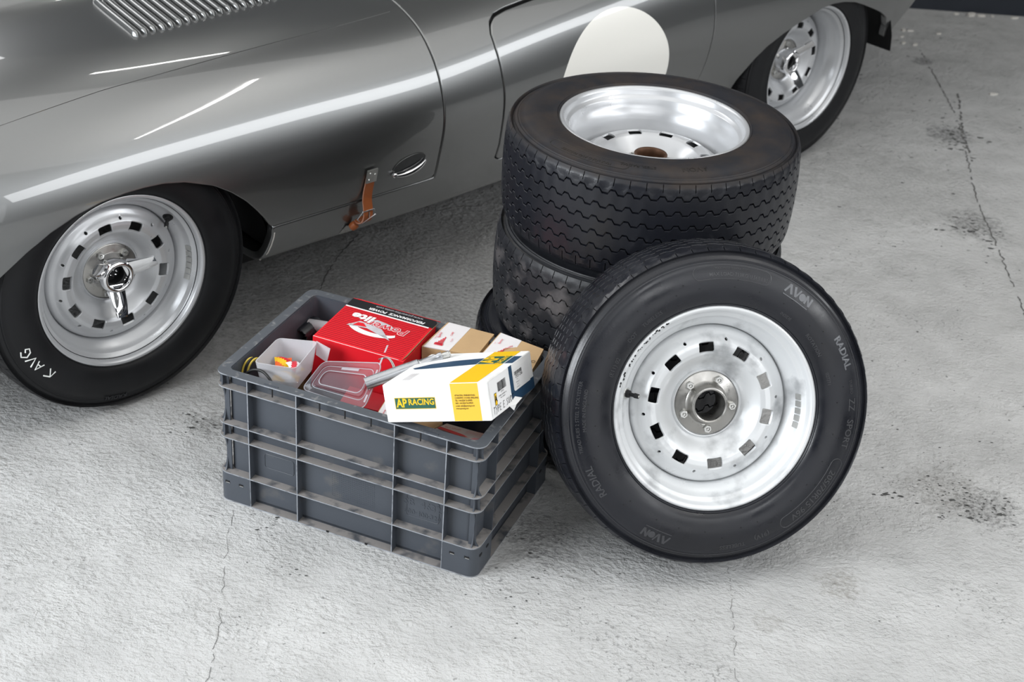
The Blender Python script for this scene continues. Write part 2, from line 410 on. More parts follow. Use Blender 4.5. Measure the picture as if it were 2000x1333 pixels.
door = mk('door', cl(V), [f[::-1] for f in Fc], paint, car, nrm=cl(clip_panel.N))
V, Fc = clip_panel(body_pt, body_nrm, us[(us > 1.0) & (us < 2.0)], vs[vs > 24], gd, lip=.022)
mk('door', cl(V), [f[::-1] for f in Fc], paint, car, nrm=cl(clip_panel.N))
# roundel: thin paint disc following the door skin
def off_pt(h):
    return lambda u, v: body_pt(u, v)+body_nrm(u, v)*h
V, Fc = clip_panel(off_pt(.0008), body_nrm, np.arange(1.2, 1.8, .011), np.arange(4, 12, .07), lambda u, v, P: np.hypot(P[..., 0]-1.503, (P[..., 2]-.466))-.224, lip=.0008, rnd=.0003)
mk('race_roundel', cl(V), [f[::-1] for f in Fc], MT['roundel'], door, nrm=cl(clip_panel.N), label='cream white painted race number roundel, blank')
# dark inner skin behind the panel gaps
V, Fc = clip_panel(off_pt(-.024), body_nrm, np.arange(-.95, 3.2, .04), np.concatenate([np.arange(1, 43.01, .5)]), lambda u, v, P: .03-g_arch(P), lip=.01)
mk('inner_structure', cl(V), [f[::-1] for f in Fc], MT['black'], car)
# wheel wells and the flat underside
for X in (.0, WBASE+.01):
    for side in (0, 1):
        b = MB(); poly = [(X+(.41 if X < 1 else .06+.47)*1.0*math.cos(a)-(0 if X < 1 else .02), .27+.33*math.sin(a)) for a in np.linspace(0, math.pi, 19)]
        y0, y1 = (-.045, -.44) if side == 0 else (-1.455, -1.06)
        pts = [(x, y0, z) for x, z in poly]+[(x, y1, z) for x, z in poly]; n = len(poly)
        Fq = [(i, i+1, n+i+1, n+i) for i in range(n-1)]+[tuple(range(n, 2*n))]
        b.add(cl(pts), Fq, MT['black']); b.build('wheel_well', car, ang=30)
b = MB()
b.box((.43, .22, .14), (2.02, 1.28, .27), MT['black']); b.box((.43, .10, .255), (2.02, 1.40, .275), MT['black']); b.box((-.38, .46, .23), (.45, 1.04, .27), MT['black']); b.box((2.01, .46, .25), (2.85, 1.04, .30), MT['black'])
b.build('underside', car)
# bright worn lower lip of the wheel arch behind the front wheel
pts = [(.3915, .338), (.3925, .325), (.390, .300), (.385, .278), (.376, .252)]
P3 = []
for x, z in pts:
    s_ = s_of_z(np.array([x+.004]), np.array([z]), 1.5)[0]; p = body_pt(np.array([x+.004]), np.array([s_]))[0]; P3.append(p+np.array([-.003, .001, 0]))
b = MB(); b.tube(cl(P3), .0016, MT['chip'], 6); b.build('arch_edge', car, label='chipped pale edge of the wheel arch')
# rear bumperette stub
b = MB(); b.tube(cl([(3.02, -.06, .50), (3.12, -.085, .50), (3.22, -.14, .50), (3.3, -.24, .50)]), [.012, .018, .018, .016], MT['chrome'], 10); b.build('rear_bumper', car, label='chrome bumper end')
# louvres pressed in the bonnet
def surf(x, yout):
    s = np.linspace(11, 22, 300); P = body_pt(np.full(300, x), s); i = int(np.abs(P[:, 1]-yout).argmin()); return x, s[i]
def louvre(x, ya, yb):
    nL, nA = 22, 9; V = []; ys = np.linspace(ya, yb, nL)
    for i, y in enumerate(ys):
        t = i/(nL-1); e = min(t, 1-t)*(abs(ya-yb))/.012; k = math.sqrt(max(0, 1-(1-min(1, e))**2)) if e < 1 else 1
        k = max(k, .04); x_, s = surf(x, y); P = body_pt(np.array([x_]), np.array([s]))[0]; N = body_nrm(np.array([x_]), np.array([s]))[0]
        for j in range(nA):
            a = math.pi*j/(nA-1); wv = math.cos(a); hh = math.sin(a)**.8
            V.append(P+np.array([1, 0, 0])*(.0080*wv*k)+N*(.0125*hh*k-.0008))
    Fq = [(i*nA+j, i*nA+j+1, (i+1)*nA+j+1, (i+1)*nA+j) for i in range(nL-1) for j in range(nA-1)]
    return V, [f[::-1] for f in Fq]
bon = [o for o in car.children if o.name.startswith('bonnet')][0]
for k in range(20):
    x = .203+k*.0237
    V, Fc = louvre(x, -.232-.0026*k, -.430)
    mk('louvre', cl(V), Fc, MT['paint'], bon)
    for side in (1,):
        if k < 20:
            Vm = [(p[0], 2*YC-p[1], p[2]) for p in V]; mk('louvre', cl(Vm), [f[::-1] for f in Fc], MT['paint'], bon)
# fine seam where wing and bonnet centre meet
pts = []
for x in np.arange(-.6, .866, .03):
    s = float(np.interp(x, [-.6, -.208, .032, .293, .584, .87], [11.0, 11.52, 11.97, 12.23, 12.53, 12.8])); e = np.array([x]), np.array([s])
    pts.append(body_pt(*e)[0]+body_nrm(*e)[0]*.0002)
b = MB(); b.tube(cl(pts), .0011, MT['paint'], 6); b.build('wing_seam', bon)
# leather bonnet strap with its plates and buckle
def side_pt(x, z, off):
    s = s_of_z(np.array([x]), np.array([z]), 1.0)[0]; e = np.array([x]), np.array([s]); return body_pt(*e)[0]+body_nrm(*e)[0]*off
def ribbon(pts, wd, th, mat_, edge=None, skew=None):
    """ribbon through (x, out, z) points, width along the car x"""
    b = MB(); P = [Vector(p) for p in pts]; V = []
    for i, p in enumerate(P):
        t = (P[min(i+1, len(P)-1)]-P[max(i-1, 0)]).normalized(); X = Vector((1, 0, 0)); X = (X-t*X.dot(t)).normalized(); n = t.cross(X).normalized()
        for sx, sn in ((-1, -1), (1, -1), (1, 1), (-1, 1)): V.append(p+X*sx*wd/2+n*sn*th/2)
    for k in range(4):
        F_ = [(i*4+k, i*4+(k+1) % 4, (i+1)*4+(k+1) % 4, (i+1)*4+k) for i in range(len(P)-1)]
        b.add(cl(np.array([tuple(v) for v in V])), F_, edge if (edge and k in (1, 3)) else mat_)
    b.add(cl(np.array([tuple(v) for v in V[:4]])), [(0, 1, 2, 3)], mat_); b.add(cl(np.array([tuple(v) for v in V[-4:]])), [(3, 2, 1, 0)], mat_)
    return b
SX = .657
lea = [side_pt(SX, z, o) for z, o in ((.425, .004), (.405, .005), (.385, .006), (.365, .010), (.350, .019), (.340, .026), (.328, .031), (.316, .030), (.306, .022), (.303, .013), (.308, .007))]
lea = [(p[0]-.0014*i, p[1], p[2]) for i, p in enumerate(lea)]
strap = ribbon(spline(lea, 4), .027, .0036, MT['leather'], MT['leather_edge']).build('bonnet_strap', car, ang=50, label='tan leather bonnet strap with buckle')
P0, P1 = side_pt(SX, .448, .007), side_pt(SX, .412, .007)
pl = ribbon([P0, (P0+P1)/2, P1], .031, .004, MT['zinc']).build('strap_plate', strap, ang=30, label='riveted metal strap plate')
b = MB()
for dx, z in ((-.007, .440), (.008, .434), (-.008, .422)):
    p = side_pt(SX+dx, z, .0095); V, Fc = lathe([(0, .002), (.0018, .0016), (.0026, 0)], 10)
    q = cl(np.array([p]))[0]; V = [(q[0]+a, q[1]-c, q[2]+b_) for a, b_, c in V]; b.add(V, Fc, MT['zinc'])
b.build('rivet', strap)
bk = [side_pt(SX-.025, .344, .027), side_pt(SX+.010, .344, .027), side_pt(SX+.010, .336, .036), side_pt(SX-.022, .312, .030), side_pt(SX-.030, .318, .020)]
b = MB(); b.tube(cl(bk+[bk[0]]), .0017, MT['chrome'], 8); b.tube(cl([side_pt(SX-.008, .344, .031), side_pt(SX-.010, .332, .037)]), .0016, MT['chrome'], 8); b.build('buckle', strap)
b = MB(); c0 = side_pt(SX-.026, .300, .016); c1 = side_pt(SX-.034, .288, .012)
b.tube(cl([c0, (c0+c1)/2, c1]), [.010, .0115, .010], MT['leather'], 12); b.build('strap_loop', strap, label='orange brown lower strap loop')
lo = [side_pt(SX-.056, .266, .004), side_pt(SX-.018, .266, .004), side_pt(SX-.012, .286, .006), side_pt(SX-.044, .290, .006)]
A_ = np.array(lo); nn = np.array([0, .0035, -.001]); b = MB(); b.add(cl(np.concatenate([A_, A_-nn])), BOXF, MT['steel']); b.build('strap_bracket', strap, ang=30, label='dull riveted lower bracket')
# bonnet lock escutcheon: dark bowl with a chrome crescent
pts = []; rr = []
for a in np.linspace(200, 352, 24):
    t = math.radians(a); x = .779+.052*math.cos(t)-.004; z = .428+.024*math.sin(t)+.006*math.cos(t)
    k = (a-200)/152; pts.append(side_pt(x, z, .006)); rr.append(.0016+.0062*math.sin(math.pi*min(1, (1-k)*1.15))**.8 if k > .13 else .0076)
rr[0] = .003; rr[1] = .006
b = MB(); b.tube(cl(pts), rr, MT['chrome'], 12); hd = b.build('lock_escutcheon', car, label='chrome crescent lip of the bonnet lock')
b = MB(); el = [side_pt(.779+.050*math.cos(t), .428+.024*math.sin(t)+.006*math.cos(t), .0015) for t in np.linspace(0, 2*math.pi, 32, endpoint=False)]
b.tube(cl(el), .0005, MT['paint'], 6, closed=True); b.add(cl(np.array(el)), [tuple(range(32))], MT['glassd'])
b.build('lock_recess', hd)
# simple dark cabin glass and roof behind the picture's top edge
b = MB(); R0 = [(1.02, -.36), (1.02, -.75), (1.02, -1.14)]
cab = []
for (x, z, yw) in ((1.0, .872, .44), (1.30, 1.12, .40), (1.55, 1.19, .37), (1.9, 1.17, .37), (2.35, 1.04, .36), (2.8, .86, .30)):
    for t in np.linspace(0, math.pi, 13):
        cab.append((x, YC+yw*math.cos(t)*(1.08 if z > .9 else 1), .80+(z-.80)*math.sin(t)**.55))
Fq = [(i*13+j, i*13+j+1, (i+1)*13+j+1, (i+1)*13+j) for i in range(5) for j in range(12)]
b.add(cl(np.array(cab)), Fq, MT['glassd']); b.build('cabin_glass', car, ang=60)
# ---------------------------------------------------------------- tyres and wheels (local Z = outer side of the wheel)
def tyre_geo(R, hw, flz, tread, ngr, per, gap, zig=.0045, gd=.006, both=True):
    """rows from the outer bead over the tread to the inner bead"""
    sh = R-.017
    side = [(.197, flz-.012), (.2045, flz-.004), (.2105, flz+.003), (.2115, flz+.005), (.2125, flz+.004), (.2135, flz+.0055), (.225, hw-.004), (.243, hw-.0005), (.258, hw), (.272, hw-.002), (.284, hw-.0055), (.2920, hw-.0095),
            (.2935, hw-.0092), (.2960, hw-.0098), (.2975, hw-.0120), (.3000, hw-.0118), (.3015, hw-.0140), (.3045, hw-.0150), (sh-.004, hw-.0185), (sh+.001, hw-.0215)]
    rows = [(r, z, 0, 0) for r, z in side]                        # r, z, zigzag weight, kind
    tz = tread
    rows += [(R-.0115, tz+.010, 0, 0), (R-.0085, tz+.004, -.2, 2), (R-.007, tz, .3, 2), (R-.0062, tz-.004, .8, 2), (R-.0055, tz-.009, 1, 2), (R-.005, tz-.0105, 1, 0)]
    gz = [gap*(k-(ngr-1)/2) for k in range(ngr)][::-1]
    def cr(z): return R-.006*(z/tz)**2
    for g in gz:
        for dz, dr in ((.0026, 0), (.0017, -.0012), (.0013, -gd), (-.0013, -gd), (-.0017, -.0012), (-.0026, 0)): rows.append((cr(g+dz)+dr, g+dz, 1, 0))
        if g != gz[-1]: rows.append((cr(g-gap/2), g-gap/2, 1, 0))
    n = len(side)+6; rows += [(r, -z, w_, k) for r, z, w_, k in rows[:n][::-1]]
    cols = [(0, 1, 0), (.115, 1, 0), (.125, 1, 1), (.16, 1, 1), (.17, 1, 0), (.30, 1, 0), (.48, -1, 0), (.84, -1, 0)]
    V = []; nr = len(rows); m = per*len(cols); half = nr//2
    for p in range(per):
        for f, zs, sp in cols:
            a = 2*math.pi*(p+f)/per; c, s_ = math.cos(a), math.sin(a)
            for i, (r, z, wz, k) in enumerate(rows):
                rr = r
                if sp and k == 2: rr = r-.0045
                elif sp and k == 1: rr = r-.001
                V.append((rr*c, rr*s_, z+zig*zs*wz))
    Fq = []
    for j in range(m):
        l = (j+1) % m
        for i in range(nr-1): Fq.append((j*nr+i, j*nr+i+1, l*nr+i+1, l*nr+i))
    return V, [f[::-1] for f in Fq]
def rim_barrel(flz, rec):
    """flange, bead seat, well and back flange; flz outer flange height, rec depth of the disc"""
    d = flz-rec
    p = [(.2045, flz-.012), (.2078, flz-.006), (.2085, flz-.001), (.2072, flz+.002), (.2035, flz+.0035), (.1995, flz+.0015), (.1965, flz-.004), (.1945, flz-.012), (.1915, flz-.0165), (.1865, flz-.019), (.1845, flz-.0215)]
    if rec < .07: p += [(.1825, flz-.030), (.1765, flz-.036), (.1735, flz-.040), (.1665, flz-.047), (.1640, flz-.052), (.1625, d-.012)]
    else: p += [(.1830, flz-.032), (.1770, flz-.042), (.1700, flz-.054), (.1660, flz-.070), (.1640, d-.008), (.1625, d-.020)]
    p += [(.166, -flz+.05), (.180, -flz+.035), (.185, -flz+.02), (.195, -flz+.012), (.2, -flz), (.2085, -flz-.002), (.2085, -flz+.008), (.198, -flz+.014), (.190, -flz+.022), (.184, -flz+.04), (.170, -flz+.055), (.1675, flz-.055), (.178, flz-.042), (.188, flz-.024), (.199, flz-.014)]
    return lathe(p, 128, closed=True)
DISC = [(.1625, -.014), (.1605, -.005), (.157, .001), (.152, .004), (.146, .007), (.139, .013), (.132, .018), (.124, .020), (.114, .019), (.105, .0145), (.096, .006), (.088, -.003), (.081, -.0105), (.0755, -.0145), (.0725, -.016), (.0715, -.0150), (.0705, -.0125), (.0690, -.0110), (.0672, -.0118), (.0665, -.0165), (.030, -.0165)]
DR = np.array([p[0] for p in DISC][::-1]); DZ = np.array([p[1] for p in DISC][::-1])
def disc_geo(z0, a0):
    """pressed disc with ten slots and ten small holes, cut out of the surface"""
    def Pf(u, v): return np.stack([v*np.cos(u), v*np.sin(u), z0+np.interp(v, DR, DZ)], -1)
    def Nf(u, v):
        e = 5e-4; dz = (np.interp(v+e, DR, DZ)-np.interp(v-e, DR, DZ))/(2*e); n = np.stack([-dz*np.cos(u), -dz*np.sin(u), np.ones_like(u)], -1)
        return n/np.linalg.norm(n, axis=-1, keepdims=True)
    def gf(u, v, P):
        a = (u-a0) % (math.pi/5); a = np.minimum(a, math.pi/5-a)*v; qx = np.abs(a)-.0163+.004; qy = np.abs(v-.1205)-.0123+.004
        slot = np.hypot(np.maximum(qx, 0), np.maximum(qy, 0))+np.minimum(np.maximum(qx, qy), 0)-.004
        b_ = (u-a0-math.pi/10) % (math.pi/5); b_ = np.minimum(b_, math.pi/5-b_)*v; hole = np.hypot(b_, v-.1385)-.0040
        return -np.minimum(slot, hole)
    us_ = np.linspace(0, 2*math.pi, 481); vs_ = np.concatenate([[.030, .05, .0665, .0672, .0681, .069, .0698, .0705, .0715, .0725, .074, .0755, .0785, .081, .0845, .088, .092, .096, .1005], np.arange(.104, .1435, .0016), [.146, .149, .152, .1545, .157, .159, .1605, .1625]])
    V, Fq = clip_panel(Pf, Nf, us_, vs_, gf, lip=.0045, rnd=.0007)
    return V, [f[::-1] for f in Fq]
def nut_geo(r=.0085, h=.011):
    V = [(r*math.cos(a), r*math.sin(a), 0) for a in np.arange(6)*math.pi/3]+[(r*math.cos(a), r*math.sin(a), h*.85) for a in np.arange(6)*math.pi/3]
    V += [(r*.86*math.cos(a), r*.86*math.sin(a), h) for a in np.arange(6)*math.pi/3]+[(r*.55*math.cos(a), r*.55*math.sin(a), h) for a in np.arange(6)*math.pi/3]
    V += [(r*.48*math.cos(a), r*.48*math.sin(a), h-.004) for a in np.arange(6)*math.pi/3]+[(r*.3*math.cos(a), r*.3*math.sin(a), h-.004) for a in np.arange(6)*math.pi/3]
    V += [(r*.26*math.cos(a), r*.26*math.sin(a), h+.001) for a in np.arange(6)*math.pi/3]
    Fq = [(k*6+i, k*6+(i+1) % 6, (k+1)*6+(i+1) % 6, (k+1)*6+i) for k in range(6) for i in range(6)]+[tuple(range(36, 42))]
    return V, Fq
_mesh = {}
def shared(key, fn, mats, ang=None):
    if key not in _mesh:
        V, Fq = fn(); o = mk(key, V, Fq, mats, None, None, True, ang); _mesh[key] = o.data; bpy.data.objects.remove(o)
    return _mesh[key]
def put(name, me, parent, M=None, label=None):
    o = bpy.data.objects.new(name, me); COL.objects.link(o); o.parent = parent
    if M is not None: o.matrix_local = M
    if label: o['label'] = label
    return o
def T(x, y, z): return Matrix.Translation((x, y, z))
def RZ(a): return Matrix.Rotation(math.radians(a), 4, 'Z')
NUTA = [-44, 26, 98, 178, 247]
def wheel(parent, M, kind, tyre_mat, rim_mat, as_part=False, slot0=0, nut_rot=0, tyre_rot=0, valve=None, spinner=None, bore='steel', detail=True, valve_mat='black'):
    """kind 'A' 205 section, shallow disc; 'B' wide, deep disc. returns (rim object, tyre object)"""
    if kind == 'A': hw, flz, rec, ty = .1030, .0880, .050, ('A', .328, .1030, .088, .077, 5, 62, .026)
    else: hw, flz, rec, ty = .1225, .1140, .092, ('B', .326, .1225, .114, .098, 6, 60, .0315)
    kt = 'tyre_'+ty[0]+tyre_mat; kb = 'rim_'+ty[0]+rim_mat
    kd = 'disc_'+ty[0]+rim_mat
    tm = shared(kt, lambda: tyre_geo(*ty[1:]), MT[tyre_mat], 38)
    bm = shared(kb, lambda: rim_barrel(flz, rec), MT[rim_mat], 50)
    dm = shared(kd, lambda: disc_geo(flz-rec, 0), MT[rim_mat], 50)
    root = parent
    if as_part: rim = put('wheel', bm, parent, M); root = rim; MM = Matrix.Identity(4)
    else: rim = put('rim', bm, parent, M); MM = M
    D = put('wheel_disc', dm, root, MM@RZ(slot0), 'pressed silver disc with ten slots')
    ty_o = put('tyre', tm, root, MM@RZ(tyre_rot))
    zd = flz-rec-.0165
    def hub():
        p = [(.0655, 0), (.0655, .0030), (.0640, .0040), (.046, .0040), (.0425, .006), (.0395, .013), (.0375, .022), (.0370, .030), (.0362, .0315), (.0340, .0320), (.0315, .0305), (.0300, .020), (.0295, -.03), (.0330, -.03), (.034, 0)]
        return lathe(p, 72, closed=True)
    hm = shared('hub'+bore+rim_mat, hub, MT[bore if bore != 'rust' else 'steel'], 40)
    put('hub_flange', hm, root, MM@T(0, 0, zd), 'dull steel hub flange and tube')
    if bore == 'rust':
        put('hub_bore', shared('bore', lambda: lathe([(.0372, .0315), (.0362, .0330), (.0325, .0330), (.0300, .029), (.0292, .02), (.0292, -.028)], 64), MT['rust'], 40), root, MM@T(0, 0, zd), 'rusty brown hub bore')
    if detail:
        nm = shared('nut', nut_geo, MT['zinc'], 25)
        for a in NUTA:
            t = math.radians(90-a+nut_rot); put('lug_nut', nm, root, MM@T(.0525*math.cos(t), .0525*math.sin(t), zd+.003)@RZ(math.degrees(t)+15))
    if valve is not None:
        b = MB(); V, Fq = tube([(0, 0, 0), (0, 0, .007), (0, 0, .008), (0, 0, .017), (0, 0, .018), (0, 0, .027)], [.0085, .0075, .0042, .0040, .0052, .0048], 12); b.add(V, Fq, MT['black'])
        V, Fq = tube([(0, 0, -.001), (0, 0, .0012)], [.0125, .0115], 18); b.add(V, Fq, MT['zinc'] if valve_mat == 'metal' else MT['black'])
        V, Fq = tube([(0, 0, .027), (0, 0, .0295)], [.003, .0028], 8); b.add(V, Fq, MT['zinc'])
        t = math.radians(valve)
        c, s_ = math.cos(t), math.sin(t); Mv = MM@Matrix(((c*.45, -s_, -c*.89, 0), (s_*.45, c, -s_*.89, 0), (.89, 0, .45, 0), (0, 0, 0, 1)))
        Mv = MM@RZ(valve)@T(.1745, 0, flz-.038)@Matrix.Rotation(math.radians(-48), 4, 'Y')
        b.build('valve_stem', root, Mv, ang=40)
    if spinner is not None:
        zs = zd+.018
        V, Fq = lathe([(.0275, -.006), (.0275, .026), (.0300, .0285), (.0345, .0285), (.0385, .024), (.0405, .014), (.0415, -.002), (.0445, -.012), (.046, -.018)], 72)
        b = MB(); b.add(V, [f[::-1] for f in Fq], MT['chrome']); sp = b.build('knock_off_spinner', root, MM@T(0, 0, zs), ang=50, label='chrome three-eared knock-off wheel nut')
        V, Fq = lathe([(.0275, .010), (.0225, .008), (.0215, -.012), (.012, -.012), (.010, -.004), (.0001, -.004)], 40)
        b = MB(); b.add(V, [f[::-1] for f in Fq], MT['black'])
        for k in range(7): a = k*.9; b.tube([(.008*math.cos(a), .008*math.sin(a), -.004), (.009*math.cos(a+.6), .009*math.sin(a+.6), .002)], .0026, MT['chrome'], 6)
        b.build('axle_end', root, MM@T(0, 0, zs), label='dark axle end inside the spinner')
        for a in spinner:
            b = MB(); sec = [(.026, -.002, .022, .0140), (.038, .006, .021, .0125), (.050, .017, .0185, .0080), (.064, .028, .0165, .0060), (.080, .037, .0142, .0050), (.0865, .040, .0125, .0038)]
            V = []
            for r, z, wd, th in sec:
                for sx, sz in ((-1, -.6), (-.8, -1), (.8, -1), (1, -.6), (1, .6), (.8, 1), (-.8, 1), (-1, .6)): V.append((r-sz*th*.35, sx*wd*.98, z+.012+sz*th/2))
            Fq = [(i*8+k, i*8+(k+1) % 8, (i+1)*8+(k+1) % 8, (i+1)*8+k) for i in range(len(sec)-1) for k in range(8)]+[tuple(range(8)), tuple(range(40, 48))[::-1]]
            b.add(V, [f[::-1] for f in Fq], MT['chrome']); b.build('spinner_ear', root, MM@T(0, 0, zs)@RZ(a), ang=35)
    return rim, ty_o, root, MM
def sidez(r, hw=.103):
    """height of the outer sidewall surface at radius r"""
    rr = [.2135, .225, .243, .258, .272, .284, .292, .2935, .305]; zz = [.0935, hw-.004, hw-.0005, hw, hw-.002, hw-.0055, hw-.0095, hw-.0092, hw-.015]
    return float(np.interp(r, rr, zz))
def arc_text(parent, s, r, ang, size, mt, off=0.0, ext=.0005, label=None, name='lettering', flip=False, dz=.0002, hw=.103, M=None):
    """text on the sidewall, reading clockwise with its tops outwards; ang clockwise from local +Y"""
    V, Fq = text_geo(s, size, off*size, ext*1.0)
    out = []
    for x, y, z in V:
        if flip: x, y = -x, -y
        rr = r+y; a = math.radians(90-ang)-x/r
        out.append((rr*math.cos(a), rr*math.sin(a), sidez(rr, hw)+z+dz))
    return mk(name, out, Fq, mt, parent, M, False, label=label)
def arc_line(parent, pts, w_, mt, name='lettering', hw=.103, M=None, h=.0006, label=None):
    """raised line along (r, clockwise angle) points"""
    P = []
    for r, an in pts:
        a = math.radians(90-an); P.append((r*math.cos(a), r*math.sin(a), sidez(r, hw)+h*.3))
    b = MB(); b.tube(P, w_, mt, 6); return b.build(name, parent, M, label=label)
def capsule(r0, r1, a0, a1, n=14):
    pts = [(r1, a0+(a1-a0)*k/n) for k in range(n+1)]
    rc, dr = (r0+r1)/2, (r1-r0)/2; da = math.degrees(dr/rc)
    pts += [(rc+dr*math.cos(t), a1+da*math.sin(t)) for t in np.linspace(0, math.pi, 8)]
    pts += [(r0, a1-(a1-a0)*k/n) for k in range(n+1)]
    pts += [(rc-dr*math.cos(t), a0-da*math.sin(t)) for t in np.linspace(0, math.pi, 8)]
    return pts
# --- wheels on the car: local Z outwards, Y up, X to the rear
def carwheel(x, z, off): return Matrix(((1, 0, 0, x), (0, 0, -1, off), (0, 1, 0, z), (0, 0, 0, 1)))
rimF, tyF, _, _ = wheel(car, carwheel(0, .3265, .088), 'A', 'rubber_car', 'silver', True, slot0=-9, nut_rot=-18, valve=37, spinner=(22, 142, 262))
tyF.scale = (.982, .982, 1)
rimF['label'] = 'silver slotted front wheel with its tyre'
rimR, tyR, _, _ = wheel(car, carwheel(WBASE, .3265, .114), 'B', 'rubber_car', 'silver', True, slot0=8, nut_rot=20, spinner=(50, 170, 290))
tyR.scale = (.982, .982, 1)
rimR['label'] = 'silver slotted rear wheel with a deep rim'
for X in (0, WBASE):      # far side wheels
    o = put('wheel', tyF.data if X == 0 else tyR.data, car, Matrix(((1, 0, 0, X), (0, 0, 1, 1.5-.1), (0, -1, 0, .3265), (0, 0, 0, 1))))
# paint marks and weights on the front wheel
def marks(parent):
    b = MB()
    def st(pts, w_=.0016):
        P = []
        for r, an in pts:
            a = math.radians(90-an); P.append((r*math.cos(a), r*math.sin(a), sidez(r)+.0003))
        b.tube(P, w_, MT['chalk'], 6)
    c = 238
    st([(.247, c-4.2), (.262, c-7.4), (.246, c-7.9)]); st([(.262, c-7.4), (.2685, c-4.2)])
    st([(.250, c+.2), (.271, c+1.6), (.252, c+4.0)]); st([(.258, c+.8), (.259, c+3.0)])
    st([(.274, c+4.2), (.254, c+6.8), (.276, c+8.6)])
    st([(.274, c+14), (.278, c+11.6), (.268, c+10.0), (.257, c+11.4), (.255, c+13.6), (.263, c+14.4), (.266, c+12.8)])
    return b.build('paint_marks', parent, label='hand-painted white arrow and the letters AVG')
marks_o = marks(rimF)
arc_text(rimF, 'RADIAL', .285, 190, .017, MT['rubber'], .01)
def weights(parent, MM, flz, a0, n=4, tape=True):
    b = MB()
    for k in range(n):
        a = a0-k*4.6; t0, t1 = math.radians(90-a-1.9), math.radians(90-a+1.9); V = []
        for r, z in ((.1790, flz-.034), (.1775, flz-.0335), (.1850, flz-.0205), (.1835, flz-.0200)):
            for t in (t0, (t0+t1)/2, t1): V.append((r*math.cos(t), r*math.sin(t), z))
        V = [(x*1.0, y*1.0, z) for x, y, z in V]
        Fq = [(3, 4, 10, 9), (4, 5, 11, 10), (0, 3, 9, 6), (2, 8, 11, 5), (6, 9, 10, 7), (7, 10, 11, 8), (0, 1, 4, 3), (1, 2, 5, 4)]
        b.add(V, Fq, MT['zinc'])
    return b.build('balance_weight', parent, MM, ang=30, label='stick-on balance weights in the rim')
weights(rimF, None, .088, 107, 6)
# --- stack of three wide wheels
SXY = (.2757, 3.0780)
WH = []
def top_rubber():
    m = mat('tyre_rubber_dusty_on_top', (.0085, .0094, .0135), .35, 0, bump=.25, bscale=260, var=.35, vscale=14, bdist=.0006); nt = m.node_tree; L = nt.links; p = nt.nodes['Principled BSDF']
    tc = nod(nt, 'ShaderNodeTexCoord'); sp = nod(nt, 'ShaderNodeSeparateXYZ'); L.new(tc.outputs['Object'], sp.inputs[0]); r = nod(nt, 'ShaderNodeMapRange'); r.inputs[1].default_value = .098; r.inputs[2].default_value = .104; L.new(sp.outputs[2], r.inputs[0])
    n = nod(nt, 'ShaderNodeTexNoise'); n.inputs['Scale'].default_value = 9; n.inputs['Detail'].default_value = 9; n.inputs['Roughness'].default_value = .7; L.new(tc.outputs['Object'], n.inputs[0])
    r2 = nod(nt, 'ShaderNodeMapRange'); r2.inputs[1].default_value = .42; r2.inputs[2].default_value = .72; L.new(n.outputs['Fac'], r2.inputs[0])
    k = nod(nt, 'ShaderNodeMath', operation='MULTIPLY'); L.new(r.outputs[0], k.inputs[0]); L.new(r2.outputs[0], k.inputs[1])
    old = p.inputs['Base Color'].links[0].from_socket; mx = nod(nt, 'ShaderNodeMix', data_type='RGBA'); L.new(k.outputs[0], mx.inputs[0]); L.new(old, mx.inputs[6]); mx.inputs[7].default_value = (.032, .022, .016, 1); L.new(mx.outputs[2], p.inputs['Base Color'])
    q = nod(nt, 'ShaderNodeMapRange'); q.inputs[3].default_value = .35; q.inputs[4].default_value = .62; L.new(r.outputs[0], q.inputs[0]); L.new(q.outputs[0], p.inputs['Roughness'])
    return m
MT['rubber_top'] = top_rubber()
lab = ['topmost wheel of the stack, its rim facing up, deep silver well and rusty hub bore',
       'middle wheel of the stack with dust-smeared worn tread', 'bottom wheel of the stack, black tyre in shadow behind the grey crate']
for k, (dx, dy, z, rot, tm) in enumerate(((0, 0, .6125, 0, 'rubber_top'), (-.006, -.004, .3675, 40, 'rubber_dusty'), (-.040, -.016, .1225, 80, 'rubber'))):
    M = Matrix.Translation((SXY[0]+dx, SXY[1]+dy, z-.1225))
    t = thing('spare_wheel', lab[k], 'wheel', M, 'wide spare wheels stacked flat behind the leaning wheel')
    wheel(t, T(0, 0, .1225)@RZ(rot), 'B', tm, 'silver', slot0=-2, bore='rust' if k == 0 else 'steel', detail=(k == 0))
    WH.append(t)
# brown dusty sidewall lettering and debris on the top wheel
M0 = T(0, 0, .1225)
arc_line(WH[0], capsule(.262, .284, 196, 232), .0009, MT['rubber_brown'], hw=.1225, M=M0)
arc_text(WH[0], 'AVON', .268, 165, .019, MT['rubber_brown'], .01, hw=.1225, M=M0)
arc_text(WH[0], 'MAX LOAD AND PRESSURE', .277, 214, .010, MT['rubber_brown'], .0, hw=.1225, M=M0)
arc_text(WH[0], 'STEEL RADIAL', .268, 190, .012, MT['rubber_brown'], .0, hw=.1225, M=M0)
